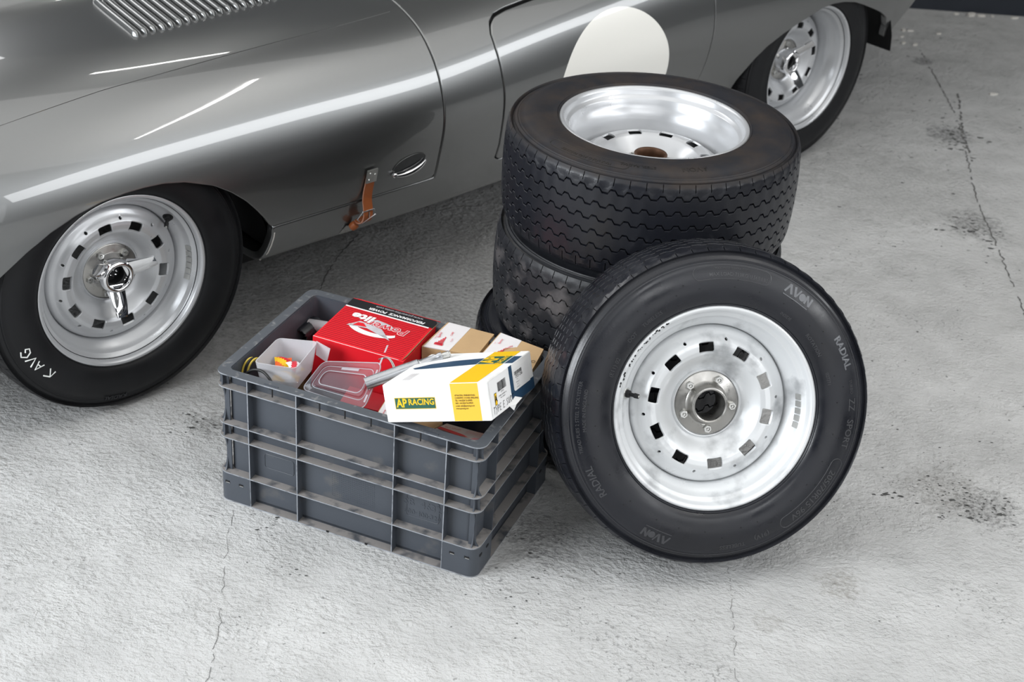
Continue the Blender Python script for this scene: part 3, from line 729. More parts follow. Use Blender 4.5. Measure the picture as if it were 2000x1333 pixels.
# --- the wheel leaning on the stack
nL = Vector((.1781, -.9164, .3584)).normalized()
cL = Vector((.3959, 2.5902, .3268))
Xl = Vector((0, 0, 1)).cross(nL).normalized(); Yl = nL.cross(Xl)
ML = frame(cL, Xl, Yl, nL)
base = Matrix.Translation((cL.x, cL.y, 0))
lean = thing('spare_wheel', 'silver slotted wheel leaning upright against the stack, its dish and five nuts facing out', 'wheel', base)
MLl = base.inverted()@ML
rimL, tyL, _, _ = wheel(lean, MLl, 'A', 'rubber', 'silver_worn', slot0=-12.5, valve=170, valve_mat='metal')
tyL['label'] = 'black radial tyre with moulded lettering'
tyr = tyL; LM = Matrix.Identity(4)
mr = MT['rubber_hi'] = mat('scuffed_raised_rubber', (.12, .125, .135), .36)
mr2 = MT['rubber_mid'] = mat('raised_rubber', (.050, .051, .056), .40)
def logo(parent, r, ang, sz, mt, wd):
    b = MB()
    def q(x, y, h):
        rr = r+y*sz; a = math.radians(90-ang)-x*sz/r; return (rr*math.cos(a), rr*math.sin(a), sidez(rr)+h)
    def st(a, c, w_=.19):
        dx, dy = c[0]-a[0], c[1]-a[1]; l = math.hypot(dx, dy); nx, ny = -dy/l*w_/2, dx/l*w_/2
        P = [(a[0]+nx, a[1]+ny), (a[0]-nx, a[1]-ny), (c[0]-nx, c[1]-ny), (c[0]+nx, c[1]+ny)]
        b.add([q(x, y, -.0006) for x, y in P]+[q(x, y, .0009) for x, y in P], BOXF, mt)
    st((-1.55, -.42), (-1.12, .42)); st((-1.12, .42), (-.78, -.42), .24); st((-.62, .42), (-.30, -.42), .24); st((-.30, -.42), (.02, .42), .16)
    st((.78, -.42), (.78, .42), .2); st((.78, .42), (1.32, -.42), .2); st((1.32, -.42), (1.32, .42), .2)
    P = [(.36+.36*math.cos(t), -.06+.36*math.sin(t)) for t in np.linspace(0, 2*math.pi, 16, endpoint=False)]
    n = 16; b.add([q(x, y, -.0006) for x, y in P]+[q(x, y, .0009) for x, y in P], [tuple(range(n, 2*n)), *[(i, (i+1) % n, n+(i+1) % n, n+i) for i in range(n)]], mt)
    st((-1.6, -.66), (-.1, -.70), .08); st((-.1, -.70), (1.4, -.66), .08)
    return b.build('moulded_logo', parent, smooth=False, ang=None, label='raised letters AVON')
logo(tyr, .279, 35.5, .0215, mr, .2)
arc_text(tyr, 'RADIAL', .279, 67, .0205, mr, .035, .0005)
arc_text(tyr, 'TURBO', .279, 82, .009, mr2, .0, .0004); arc_text(tyr, 'ZZ', .279, 89.5, .0205, mr2, .012)
arc_text(tyr, 'SPORT', .279, 102, .0205, mr2, .012)
arc_text(tyr, '205/70R15 96V', .279, 131.5, .0205, mr2, .012); arc_line(tyr, capsule(.2665, .2915, 115.5, 147.5), .0008, mr2)
arc_text(tyr, '(91V)', .279, 159, .015, mr2, .01); arc_text(tyr, 'TUBELESS', .283, 172, .0125, mr2, .01)
logo(tyr, .280, 206, .0205, mr2, .2)
arc_text(tyr, 'RADIAL', .279, 241, .0205, mr2, .014)
arc_text(tyr, 'TREAD PLIES 2 STEEL 2 POLYESTER', .282, 269, .0095, mr2, .0); arc_text(tyr, 'MADE IN ENGLAND', .269, 272, .0095, mr2, .0)
arc_text(tyr, 'MAX LOAD 710KG (1565 LBS)', .272, 8, .0095, mr2, .01, flip=False); arc_text(tyr, 'MAX PRESS 350KPA (51PSI)', .283, 5, .0062, mr2); 
arc_line(tyr, capsule(.263, .289, -9, 19), .0008, mr2)
arc_text(tyr, 'DOT', .231, 311, .011, mr2); arc_text(tyr, 'TUBELESS', .231, 324, .011, mr2); arc_text(tyr, '(E11) 02', .229, 294, .012, mr2)
arc_text(tyr, 'INSIDE', .229, 36, .009, mr2); arc_text(tyr, 'ROTATION', .232, 57, .0105, mr2); arc_text(tyr, '027771', .234, 76, .009, mr2)
# moulding pips dotted round the sidewall
b = MB()
for r, n_, ph in ((.2475, 26, 3), (.262, 15, 10)):
    for k in range(n_):
        a = math.radians(360/n_*k+ph+random.uniform(-3, 3)); V, Fq = tube([(r*math.cos(a), r*math.sin(a), sidez(r)-.0005), (r*math.cos(a), r*math.sin(a), sidez(r)+.0012)], .0011, 6); b.add(V, Fq, MT['black'])
b.build('moulding_pip', tyr, label='tiny black moulding pips', kind='stuff')
# clear tape over weights, worn black flange edge
weights(lean, MLl, .088, 104, 5)
def band(parent, MM, r0, z0, r1, z1, a0, a1, mt, name, label=None, n=10):
    V = []
    for k in range(n+1):
        a = math.radians(90-(a0+(a1-a0)*k/n)); V += [(r0*math.cos(a), r0*math.sin(a), z0), (r1*math.cos(a), r1*math.sin(a), z1)]
    return mk(name, V, [(2*k, 2*k+2, 2*k+3, 2*k+1) for k in range(n)], mt, parent, MM, label=label)
b = MB()
for k in range(34):
    an = 285+k*1.35+random.uniform(-.6, .6); a = math.radians(90-an); r = .2010+random.uniform(-.0015, .0025); l = random.uniform(.4, 1.6)
    if random.random() < .2: continue
    a2 = a-math.radians(l); hgt = .088+.0036
    b.tube([(r*math.cos(a), r*math.sin(a), hgt-.0008), (r*math.cos(a2), r*math.sin(a2), hgt-.0008)], random.uniform(.0008, .0018), MT['black'], 5)
b.build('flange_chips', lean, MLl, label='black chipped paint along the rim flange', kind='stuff')
# ---------------------------------------------------------------- the crate
CY = math.radians(-20.724)
CM = Matrix.Translation((-.6006, 2.5792, 0))@Matrix.Rotation(CY, 4, 'Z')
crate = thing('plastic_crate', 'grey ribbed plastic storage crate full of car parts on the concrete floor', 'crate', CM)
L_, W_, H_ = .600, .400, .320; RD = .020; cm = MT['crate']
def ring(b, o, i, z0, z1, mt, ro=.022, ri=.012, topmat=None, edge=True):
    """flat ring plate: outer footprint inset o, inner inset i"""
    A = rrect(o, o, L_-o, W_-o, ro, 5); B = rrect(i, i, L_-i, W_-i, ri, 5); n = len(A)
    V = [(x, y, z0) for x, y in A]+[(x, y, z1) for x, y in A]+[(x, y, z0) for x, y in B]+[(x, y, z1) for x, y in B]
    out, top, inn, bot = [], [], [], []
    for k in range(n):
        l = (k+1) % n; out.append((k, l, n+l, n+k)); top.append((n+k, n+l, 3*n+l, 3*n+k)); inn.append((2*n+k, 3*n+k, 3*n+l, 2*n+l)); bot.append((k, 2*n+k, 2*n+l, l))
    b.add(V, inn+bot, mt); b.add(V, out, MT['crate_edge'] if edge else mt); b.add(V, top, topmat or mt)
# inner wall shell and floor
b = MB(); ring(b, RD, RD+.0035, .004, .317, cm, .014, .011, None, False); b.box((RD, RD, .003), (L_-RD, W_-RD, .009), cm); b.build('wall_shell', crate, ang=30)
b = MB(); ring(b, 0, RD+.002, .3172, .3200, cm, .022, .012, MT['crate_rim'])
rimc = b.build('rim', crate, ang=30, label='flat rubbed top rim')
# slots marked in the rim
for x in (.115, .47):
    b = MB(); b.box((x, .004, .3200), (x+.032, .0075, .3212), cm); b.build('rim_clip', crate)
for z in (.287, .198, .163, .073, .0015):
    b = MB(); ring(b, 0, RD+.001, z-.0014, z+.0010, cm, .022, .014, MT['crate_dust']); b.build('ledge', crate, ang=30, label='dusty horizontal ledge')
XR = (.077, .190, .410, .523); YR = (.077, .323)
for x in XR:
    for y0, y1 in ((.0008, RD+.001), (W_-RD-.001, W_-.0008)):
        b = MB(); b.box((x-.0013, y0, .001), (x+.0013, y1, .317), cm); b.box((x-.0010, (y0 if y0 < .1 else y1)-.0002, .002), (x+.0010, (y0 if y0 < .1 else y1)+.0002, .316), MT['crate_edge']); b.build('rib', crate, ang=30)
for y in YR:
    for x0, x1 in ((.0008, RD+.001), (L_-RD-.001, L_-.0008)):
        b = MB(); b.box((x0, y-.0013, .001), (x1, y+.0013, .317), cm); b.build('rib', crate, ang=30)
# thin black strips drawn as shaded slots under the rim
for x in (.135, .243, .300, .358, .466):
    b = MB(); b.box((x-.0012, .0015, .296), (x+.0012, .0035, .3165), MT['black']); b.box((x-.006, .0010, .3145), (x+.002, .0035, .3170), MT['black']); b.build('rim_dark_slot', crate)
# concave corner fins between the ledges, solid corner blocks below
def fin(b, cx_, cy_, sx, sy, z0, z1, depth):
    n = 12; t = .0014
    for ax in (0, 1):
        pr = []
        for k in range(n+1):
            u = k/n; z = z0+(z1-z0)*u; e = depth*(math.sin(math.pi*u)**.55); pr.append((e, z))
        V = []
        for e, z in pr:
            for d in (-t, t):
                if ax == 0: V.append((cx_+sx*(e+.004), cy_+sy*(.0155+d), z)); V.append((cx_+sx*(RD+.006), cy_+sy*(.0155+d), z))
                else: V.append((cx_+sx*(.0155+d), cy_+sy*(e+.004), z)); V.append((cx_+sx*(.0155+d), cy_+sy*(RD+.006), z))
        Fq = []
        for k in range(n):
            a, c = k*4, (k+1)*4; Fq += [(a, a+1, c+1, c), (a+2, c+2, c+3, a+3), (a, c, c+2, a+2), (a+1, a+3, c+3, c+1)]
        b.add(V, Fq, cm)
for cx_, sx in ((0, 1), (L_, -1)):
    for cy_, sy in ((0, 1), (W_, -1)):
        b = MB()
        for z0, z1, dp in ((.288, .317, .002), (.199, .286, .011), (.164, .197, .003), (.074, .162, .011)): fin(b, cx_, cy_, sx, sy, z0, z1, dp)
        b.build('corner_fin', crate, ang=40)
        # block
        b = MB(); n = 8; pth = [(cx_+sx*.077, cy_+sy*.0006)]
        for k in range(n+1):
            a = math.pi/2*k/n; pth.append((cx_+sx*(.022-.0214*math.sin(a)), cy_+sy*(.022-.0214*math.cos(a))))
        pth.append((cx_+sx*.0006, cy_+sy*.077)); V = []
        for (x, y) in pth: V += [(x, y, .001), (x, y, .0735)]
        for (x, y) in pth:
            q = (cx_+sx*(abs(x-cx_)*0+.0), 0)
            ix = x+(sx*.003 if abs(x-cx_) < .02 else 0); iy = y+(sy*.003 if abs(y-cy_) < .02 else 0); V += [(ix, iy, .001), (ix, iy, .0735)]
        m = len(pth); Fq = [(2*k, 2*k+2, 2*k+3, 2*k+1) for k in range(m-1)]+[(2*m+2*k, 2*m+2*k+1, 2*m+2*k+3, 2*m+2*k+2) for k in range(m-1)]+[(2*k+1, 2*k+3, 2*m+2*k+3, 2*m+2*k+1) for k in range(m-1)]
        b.add(V, Fq, cm)
        for u in (.022, .055):
            b.box((cx_+sx*u-.005, cy_+(-.0004 if sy > 0 else -.0005), .0475), (cx_+sx*u+.005, cy_+(.0009 if sy > 0 else .0004), .0525), MT['black'])
            b.box((cx_+(-.0004 if sx > 0 else -.0009), cy_+sy*u-.005, .0475), (cx_+(.0009 if sx > 0 else .0004), cy_+sy*u+.005, .0525), MT['black'])
            if sy > 0: b.box((cx_+sx*u-.003, -.0008, .0475), (cx_+sx*u+.006, .0006, .0490), MT['zinc'])
        b.build('corner_block', crate, ang=40)
# handle opening strips of the lower front ledge, moulded plate and text on the front wall
for x in (.262, .352):
    b = MB(); b.box((x-.003, -.0003, .0002), (x+.003, .0012, .0040), MT['black']); b.build('drain_slot', crate)
FM = frame((0, RD, 0), (1, 0, 0), (0, 0, 1), (0, -1, 0))        # front wall frame: X right, Y up, Z out
def wall_text(s, x, z, size, off=0):
    V, Fq = text_geo(s, size, off*size, .0007); V = V.copy(); V[:, 0] += x; V[:, 1] += z; return mk('moulded_text', V, Fq, cm, crate, FM, False)
wall_text('SB  4632', .468, .1285, .0235, .012); wall_text('600·400·320', .468, .1050, .0165, .01)
for x0, z0, x1, z1 in ((.433, .094, .505, .145), (.103, .102, .172, .137)):
    b = MB(); P = [(x, z, .0002) for x, z in rrect(x0, z0, x1, z1, .005, 3)]; b.tube(P, .0009, cm, 6, closed=True); b.build('moulded_frame', crate, FM)
b = MB()
for i in range(24):
    for j in range(13):
        x, z = .262+i*.0042, .084+j*.0048; b.box((x, z, 0), (x+.0011, z+.0011, .0006), cm)
b.build('moulded_dots', crate, FM, kind='stuff')
# ---------------------------------------------------------------- printing on flat faces
class Print:
    """flat print on a face: local XY plane in metres, layered just above it"""
    def __init__(s): s.b = MB(); s.k = 1
    def poly(s, pts, mt, lay=None):
        z = .00025*(s.k if lay is None else lay); s.b.add([(x, y, z) for x, y in pts], [tuple(range(len(pts)))], mt)
    def rect(s, x0, y0, x1, y1, mt, lay=1): s.poly([(x0, y0), (x1, y0), (x1, y1), (x0, y1)], mt, lay)
    def text(s, t, x, y, size, mt, lay=3, rot=0, off=0, sx=1, shear=0, align='CENTER'):
        V, Fq = text_geo(t, size, off*size, 0, align); c, s_ = math.cos(math.radians(rot)), math.sin(math.radians(rot))
        s.b.add([(x+(vx*sx+vy*shear)*c-vy*s_, y+(vx*sx+vy*shear)*s_+vy*c, .00025*lay) for vx, vy, _ in V], Fq, mt)
    def line(s, pts, w_, mt, lay=3):
        for (a, b_) in zip(pts[:-1], pts[1:]):
            dx, dy = b_[0]-a[0], b_[1]-a[1]; l = math.hypot(dx, dy) or 1; nx, ny = -dy/l*w_/2, dx/l*w_/2; ex, ey = dx/l*w_*.4, dy/l*w_*.4
            s.poly([(a[0]+nx-ex, a[1]+ny-ey), (a[0]-nx-ex, a[1]-ny-ey), (b_[0]-nx+ex, b_[1]-ny+ey), (b_[0]+nx+ex, b_[1]+ny+ey)], mt, lay)
    def build(s, name, parent, M, label=None, warp=None):
        if warp: s.b.V = [warp(*v) for v in s.b.V]
        return s.b.build(name, parent, M, smooth=False, ang=None, label=label)
def rotm(a, b, c):
    a, b, c = map(math.radians, (a, b, c))
    return Matrix.Rotation(a, 4, 'Z')@Matrix.Rotation(b, 4, 'X')@Matrix.Rotation(c, 4, 'Y')
def carton(mt, dx, dy, dz, edge=None, bul=.0, r=.0015):
    """box with slightly softened edges and optional swell of the lid"""
    b = MB(); b.box((0, 0, 0), (dx, dy, dz), mt, r)
    return b
# --- white brake part box with yellow and blue bands
k_ = .987; O_ = Vector((0, 0, 1.96857)); P_ = Vector((-.2326, 2.4667, .3000)); P_ = O_+(P_-O_)*k_
MA = Matrix.Translation(P_)@rotm(-21.49, -12.0, -17.27); ax, ay, az = .2254*k_, .2263*k_, .0777*k_
apb = thing('parts_box', 'white card box with yellow and blue bands tilted across the front right of the crate', 'box', MA)
carton(MT['white'], ax, ay, az).build('carton', apb, ang=25)
FF = frame((0, 0, 0), (1, 0, 0), (0, 0, 1), (0, -1, 0)); FT = Matrix.Translation((0, 0, az)); FR = frame((ax, 0, 0), (0, 1, 0), (0, 0, 1), (1, 0, 0))
p = Print(); y0, y1 = .145, .203
p.rect(y0, .001, y1, az-.001, MT['yellow2']); 
lx, ly, lw, lh = .022, .0265, .088, .0235
p.rect(lx, ly, lx+lw, ly+lh, MT['yellow'], 1); p.rect(lx+.0012, ly+.0012, lx+lw-.0012, ly+lh-.0012, MT['green'], 2)
p.text('AP', lx+.0150, ly+lh/2, .0235, MT['yellow'], 3, off=.03, sx=.80); p.text('RACING', lx+.0575, ly+lh/2+.002, .0170, MT['yellow'], 3, off=.025, sx=.88)
for k, t in enumerate(('AP RACING, WHELER ROAD,', 'COVENTRY, CV3 4LB, ENGLAND', 'TEL: +44 (0)24 76 639595', 'FAX: +44 (0)24 76 639559', 'e-mail: sales@apracing.co.uk', 'www.apracing.com')):
    p.text(t, y0+.007, .0520-k*.0052, .0046, MT['inkblack'], 3, align='LEFT', sx=.74, off=.01)
p.build('front_print', apb, FF, 'logo, yellow band and address print')
p = Print(); p.rect(y0, .001, y1, ay-.001, MT['yellow'], 1)
arc = [(.012, ay-.110), (.04, ay-.080), (.08, ay-.062), (.12, ay-.052), (y0, ay-.048), (y0, ay-.092), (.11, ay-.100), (.06, ay-.112), (.02, ay-.118)]
p.poly(arc[::-1], MT['blue'], 1); p.rect(y1+.0015, ay-.092, ax-.001, ay-.040, MT['blue'], 1)
p.rect(y0-.001, ay-.094, y1+.001, ay-.038, MT['inkwhite'], 2); p.rect(y0+.0005, ay-.093, y1-.0005, ay-.039, MT['green'], 3)
p.text('AP', y0+.019, ay-.066, .044, MT['yellow'], 4, rot=90, off=.04, sx=.9); p.text('RACING', y0+.046, ay-.066, .0165, MT['yellow'], 4, rot=90, off=.03)
for k in range(4): p.rect(.030+k*.0045, .028, .0312+k*.0045, .075, MT['silverink'], 2)
p.build('lid_print', apb, FT, 'yellow and blue lid print with rotated logo')
p = Print(); w0 = ay*.47
p.rect(w0, .0008, w0+.016, az-.0008, MT['blue'], 1); p.rect(w0+.016, .0008, ay-.001, .024, MT['blue'], 1)
p.rect(.006, .006, w0-.001, az-.002, MT['inkwhite'], 2); p.rect(w0+.018, .022, ay-.020, az-.012, MT['inkwhite'], 3)
p.rect(.024, .022, .035, .046, MT['inkblack'], 3); p.rect(.0250, .0230, .0340, .0450, MT['yellow'], 4); p.text('A', .0295, .034, .017, MT['inkblack'], 5, off=.03)
xx = .044
rr_ = random.Random(3)
while xx < .084:
    wd = rr_.choice((.0006, .0009, .0016)); p.rect(xx, .044, xx+wd, .062, MT['inkblack'], 3); xx += wd+rr_.choice((.0006, .0011))
p.text('CP7721', .064, .0405, .0048, MT['inkblack'], 3); p.text('COPPER WASHER 7/16', .063, .0345, .0040, MT['inkblack'], 3); p.text('Made in England', .063, .0300, .0036, MT['inkblack'], 3)
xx = w0+.024
while xx < w0+.062:
    wd = rr_.choice((.0008, .0013)); p.rect(xx, .0520, xx+wd, .0590, MT['inkblack'], 4); xx += wd+rr_.choice((.0006, .001))
p.text('CP221-C36B', w0+.045, .0480, .0080, MT['inkblack'], 4, sx=.85, off=.01)
for k in range(4): p.text('AP Racing Ltd' if k % 2 else 'QTY 1', w0+.036, .0420-k*.0050, .0030, MT['inkblack'], 4)
def hand(p, s, x, y, sz, mt, wd, slant=.2, lay=5):
    G = {'T': [[(0, 1), (.8, 1)], [(.4, 1), (.35, 0)]], 'Y': [[(0, 1), (.35, .5)], [(.75, 1), (.2, -.2)]], 'P': [[(.1, 0), (.1, 1), (.6, .9), (.6, .55), (.1, .5)]], 'E': [[(.6, 1), (.1, 1), (.1, 0), (.6, 0)], [(.1, .5), (.5, .5)]],
         'S': [[(.6, .9), (.3, 1), (.1, .75), (.5, .4), (.5, .1), (.05, 0)]], 'U': [[(.05, 1), (.1, .1), (.5, .1), (.55, 1)]], 'R': [[(.1, 0), (.1, 1), (.55, .85), (.1, .5), (.6, 0)]], '8': [[(.3, .5), (.1, .75), (.3, 1), (.5, .75), (.3, .5), (.05, .25), (.3, 0), (.55, .25), (.3, .5)]], ' ': []}
    for ch in s:
        for st in G[ch]: p.line([(x+(a+b_*slant)*sz*.8, y+b_*sz) for a, b_ in st], wd, mt, lay)
        x += sz*(.78 if ch != ' ' else .55)
hand(p, 'TYPE E SURT', .012, .0085, .0125, MT['inkblack'], .0011)
p.build('end_print', apb, FR, 'labels, barcode and handwritten words on the box end')
b = MB(); b.add([(ax, .085, .004), (ax+.010, .100, .002), (ax+.013, .125, .008), (ax+.001, .118, .013), (ax+.004, .098, -.010)], [(0, 1, 2, 3), (0, 4, 1)], MT['white']); b.build('torn_flap', apb, ang=20, label='torn bit of card flap')
# --- red starter motor box
MR = Matrix.Translation((-.4257, 2.7281, .2048))@rotm(-18.96, -1.25, 1.63); rx, ry, rz = .2118, .1953, .1247
red = thing('parts_box', 'glossy red card box with a black band, lying at the back of the crate', 'box', MR)
carton(MT['red'], rx, ry, rz, r=.001).build('carton', red, ang=25)
p = Print()
for k in range(20):
    y = .010+k*.0072
    p.rect(.004, y, rx-.010, y+.0026, MT['redd'], 1)
p.rect(.001, ry-.0425, rx-.012, ry-.0375, MT['inkwhite'], 2); p.rect(.001, ry-.0375, rx-.002, ry-.0035, MT['inkblack'], 2); p.rect(.001, .0, rx-.012, .0014, MT['inkwhite'], 2)
p.rect(.012, ry-.004, .080, ry-.0005, MT['red'], 3)
p.text('PERFORMANCE  POWER', .118, ry-.0270, .0130, MT['inkwhite'], 3, rot=180, off=.03, shear=.2, sx=.93)
p.text('www.powerlite-units.com', .118, ry-.0125, .0120, MT['silverink'], 3, rot=180, sx=.9)
# logo: swoosh, then the name, upside down to the viewer
sw = []
for t in np.linspace(195, 335, 26): a = math.radians(t); sw.append((.100+.060*math.cos(a), .095+.036*math.sin(a)))
for t in np.linspace(335, 200, 26): a = math.radians(t); sw.append((.104+.052*math.cos(a), .099+.025*math.sin(a)))
p.poly(sw, MT['inkwhite'], 3)
p.poly([(.040, .078), (.085, .086), (.150, .062), (.115, .098), (.060, .108)], MT['silverink'], 3)
p.poly([(.052, .084), (.083, .090), (.070, .102), (.058, .100)], MT['red'], 4)
p.poly([(.075, .118), (.125, .112), (.150, .108), (.120, .124), (.090, .130)], MT['silverink'], 3)
p.text('Power', .123, .1085, .036, MT['inkwhite'], 4, rot=180, off=.045, shear=.15); p.text('Power', .123, .1085, .036, MT['redink'], 5, rot=180, off=.012, shear=.15)
p.text('lite', .058, .1240, .036, MT['inkwhite'], 5, rot=180, off=.04, shear=.15, sx=1.15)
p.build('lid_print', red, Matrix.Translation((0, 0, rz)), 'ribbed red lid print with black band, slogan and chrome style logo')
b = MB(); b.add([(rx-.006, .0, rz+.0002), (rx-.001, .02, rz+.003), (rx-.0005, .10, rz+.004), (rx-.001, ry-.01, rz+.002), (rx-.004, ry-.04, rz+.0004)], [(0, 1, 2, 3, 4)], MT['kraftd']); b.build('lid_edge', red, ang=None, label='worn open edge of the lid')
# --- cardboard boxes: hexahedra from their top corners
def hexbox(name, label, top, h, mt, drop=(0, 0), group=None):
    P = [Vector(q) for q in top]; c = sum(P, Vector())/4; o = Vector((P[0].x, P[0].y, P[0].z-h)); X = (P[3]-P[0]).normalized(); Y = (P[1]-P[0])
    M = frame(o, X, Y); t = thing(name, label, 'box', M, group); Mi = M.inverted(); b = MB(); n = (P[3]-P[0]).cross(P[1]-P[0]).normalized()
    if n.z < 0: n = -n
    V = [Mi@(c+(q-c)*.97-Vector((0, 0, h))) for q in (P[0], P[3], P[2], P[1])]+[Mi@q for q in (P[0], P[3], P[2], P[1])]
    b.add([tuple(v) for v in V], BOXF, mt); b.build('carton', t, smooth=False, ang=None)
    return t, Mi, P, n
def tape_strip(t, Mi, P, n, a0, a1, over=.02, words=(), rot=90, tri=True):
    """parcel tape across the lid between fractions a0..a1 of the width, from front to back edge"""
    def S(u, v): return P[0]*(1-u)*(1-v)+P[3]*u*(1-v)+P[2]*u*v+P[1]*(1-u)*v
    b = MB(); N = 6; V = []
    for k in range(N+1):
        v = k/N
        for u in (a0, a1): V.append(tuple(Mi@(S(u, v)+n*.0006)))
    Fq = [(2*k, 2*k+1, 2*k+3, 2*k+2) for k in range(N)]; b.add(V, Fq, MT['tape'])
    d = (P[0]-P[1]).normalized(); V = [tuple(Mi@(S(u, 0)+n*.0006)) for u in (a0, a1)]+[tuple(Mi@(S(u, 0)+d*.001-n*over)) for u in (a1, a0)]; b.add(V, [(0, 3, 2, 1)], MT['tape'])
    tp = b.build('parcel_tape', t, smooth=False, ang=None, label='white tape with red print')
    X, Y = (S(a1, .5)-S(a0, .5)), (S((a0+a1)/2, 1)-S((a0+a1)/2, 0)); wd, ln = X.length, Y.length
    F_ = Mi@frame(S(a0, 0)+n*.0012, X, Y); p = Print()
    if tri: 
        cx_, cy_ = wd*.52, ln*.34
        for k in range(6): p.rect(cx_-.010+.0030*k, cy_-.018, cx_-.0078+.0030*k, cy_-.016+.0058*k, MT['redink'], 1)
        p.rect(cx_-.010, cy_-.020, cx_+.009, cy_-.012, MT['redink'], 1)
    for (s, fx, fy, sz, r_) in words: p.text(s, wd*fx, ln*fy, sz, MT['redink'] if sz > .005 else MT['pink'], 2, rot=r_, off=.01)
    p.build('tape_print', t, F_)
tA = [(-.1906, 2.7429, .315), (-.1423, 2.8349, .325), (-.0393, 2.7978, .325), (-.0721, 2.7203, .315)]
bA = hexbox('cardboard_box', 'brown cardboard box with a white taped strip beside the red box', tA, .10, MT['kraft'])
tape_strip(*bA, .03, .50, .015, (('Classic & Sports', .25, .5, .0050, 90), ('Spares', .36, .5, .0075, 90), ('CARE', .80, .62, .006, 90), ('Fragile', .92, .4, .0048, 90)))
tB = [(-.0658, 2.7214, .315), (-.0266, 2.7977, .330), (.0683, 2.7417, .330), (.047, 2.681, .315)]
bB = hexbox('cardboard_box', 'small brown cardboard box at the far right end of the crate with crumpled tape', tB, .10, MT['kraft'])
tape_strip(*bB, .02, .50, .015, (('Spares', .30, .72, .0065, 90), ('Quality', .75, .6, .0065, 60), ('Ltd', .15, .6, .004, 90)))
p = Print()
for x, y in ((.006, .010), (.017, .016)): p.line([(x+.004*math.cos(a), y+.004*math.sin(a)) for a in np.linspace(0, 6.3, 10)], .0010, MT['inkblack'], 2)
p.build('ink_rings', bB[0], bB[1]@frame(Vector(tB[3])+Vector((-.022, .016, .0035)), Vector(tB[2])-Vector(tB[1]), Vector(tB[1])-Vector(tB[0])))
tC = [(-.150, 2.466, .287), (-.120, 2.535, .262), (-.030, 2.503, .262), (-.055, 2.434, .292)]
bC = hexbox('cardboard_box', 'cardboard box wrapped in red printed tape low in the front right corner of the crate', tC, .06, MT['tape'])
p = Print(); 
p.poly([(.004, .030), (.050, .012), (.078, .012), (.062, .024), (.030, .036), (.006, .044)], MT['redink'], 1)
p.poly([(.084, .004), (.106, .004), (.112, .022), (.088, .020)], MT['pink'], 1)
p.text('4U Qual', .030, .050, .010, MT['redink'], 2, rot=4, off=.01); p.text('Spares C', .045, .007, .010, MT['redink'], 2, rot=-4, off=.01); p.text('Fragile', .095, .034, .008, MT['pink'], 2)
for k in range(5): p.rect(.060, .040+k*.005, .108, .0415+k*.005, MT['pink'], 2)
p.build('tape_print', bC[0], bC[1]@frame(Vector(tC[0])+Vector((0, 0, .0012)), Vector(tC[3])-Vector(tC[0]), Vector(tC[1])-Vector(tC[0])), 'red lettering on wrinkled tape')
tD = [(-.215, 2.482, .275), (-.185, 2.552, .270), (-.128, 2.530, .268), (-.156, 2.462, .285)]
bD = hexbox('cardboard_box', 'plain brown cardboard box under the white box in the crate', tD, .12, MT['kraft'])
tE = [(-.272, 2.505, .268), (-.240, 2.575, .300), (-.222, 2.566, .300), (-.226, 2.486, .268)]
bE = hexbox('cardboard_box', 'brown box with red and white tape standing between the clear lid and the white box', tE, .10, MT['kraft'])
tape_strip(*bE, .05, .8, .01, (('Spares', .4, .4, .006, 90),), tri=False)
tG = [(-.350, 2.628, .235), (-.335, 2.675, .245), (-.215, 2.635, .245), (-.228, 2.592, .235)]
bG = hexbox('parts_box', 'dark red card box low in the crate beneath the metal shaft', tG, .09, MT['redd'])
# --- frosted plastic bin with wrapped sachets
Bq = [Vector(q) for q in ((-.524, 2.6057, .330), (-.4916, 2.7105, .330), (-.4045, 2.6989, .335), (-.4349, 2.593, .330))]
MBn = frame((-.515, 2.610, .270), Bq[3]-Bq[0], Bq[1]-Bq[0]); Bi = MBn.inverted()
binn = thing('plastic_bin', 'small open frosted plastic bin at the left front of the crate', 'container', MBn)
b = MB(); top = [Bi@q for q in Bq]; c = sum(top, Vector())/4; bot = [Vector((c.x+(q.x-c.x)*.84, c.y+(q.y-c.y)*.84, q.z-.062)) for q in top]
def rnd4(Q, r=.12, n=3):
    out = []
    for i in range(4):
        p0, p1, p2 = Q[i-1], Q[i], Q[(i+1) % 4]
        for k in range(n+1):
            t = k/n; a = p1+(p0-p1)*r; d = p1+(p2-p1)*r; out.append(a*(1-t)**2+p1*2*t*(1-t)+d*t*t)
    return out
RR = [rnd4(top), rnd4([bot[i].lerp(top[i], .5) for i in range(4)]), rnd4(bot)]
inn_ = [[c+(q-c)*.965 if j < 2 else Vector((c.x+(q.x-c.x)*.95, c.y+(q.y-c.y)*.95, q.z+.002)) for q in R_] for j, R_ in enumerate(RR)]
for j in range(2): inn_[j] = [Vector((q.x, q.y, RR[j][i].z)) for i, q in enumerate(inn_[j])]
loops = RR[::-1]+inn_; n = len(RR[0]); V = [tuple(q) for R_ in loops for q in R_]
Fq = [(k*n+i, k*n+(i+1) % n, (k+1)*n+(i+1) % n, (k+1)*n+i) for k in range(len(loops)-1) for i in range(n)]+[tuple(range(n))[::-1], tuple(range(5*n, 6*n))]
b.add(V, Fq, MT['frost']); b.build('bin_shell', binn, ang=50)
b = MB(); q = [top[2]+Vector((-.004, -.002, .001)), top[2]+Vector((.030, -.016, -.004)), top[2]+Vector((.024, -.020, -.036)), top[2]+Vector((-.004, -.006, -.030))]
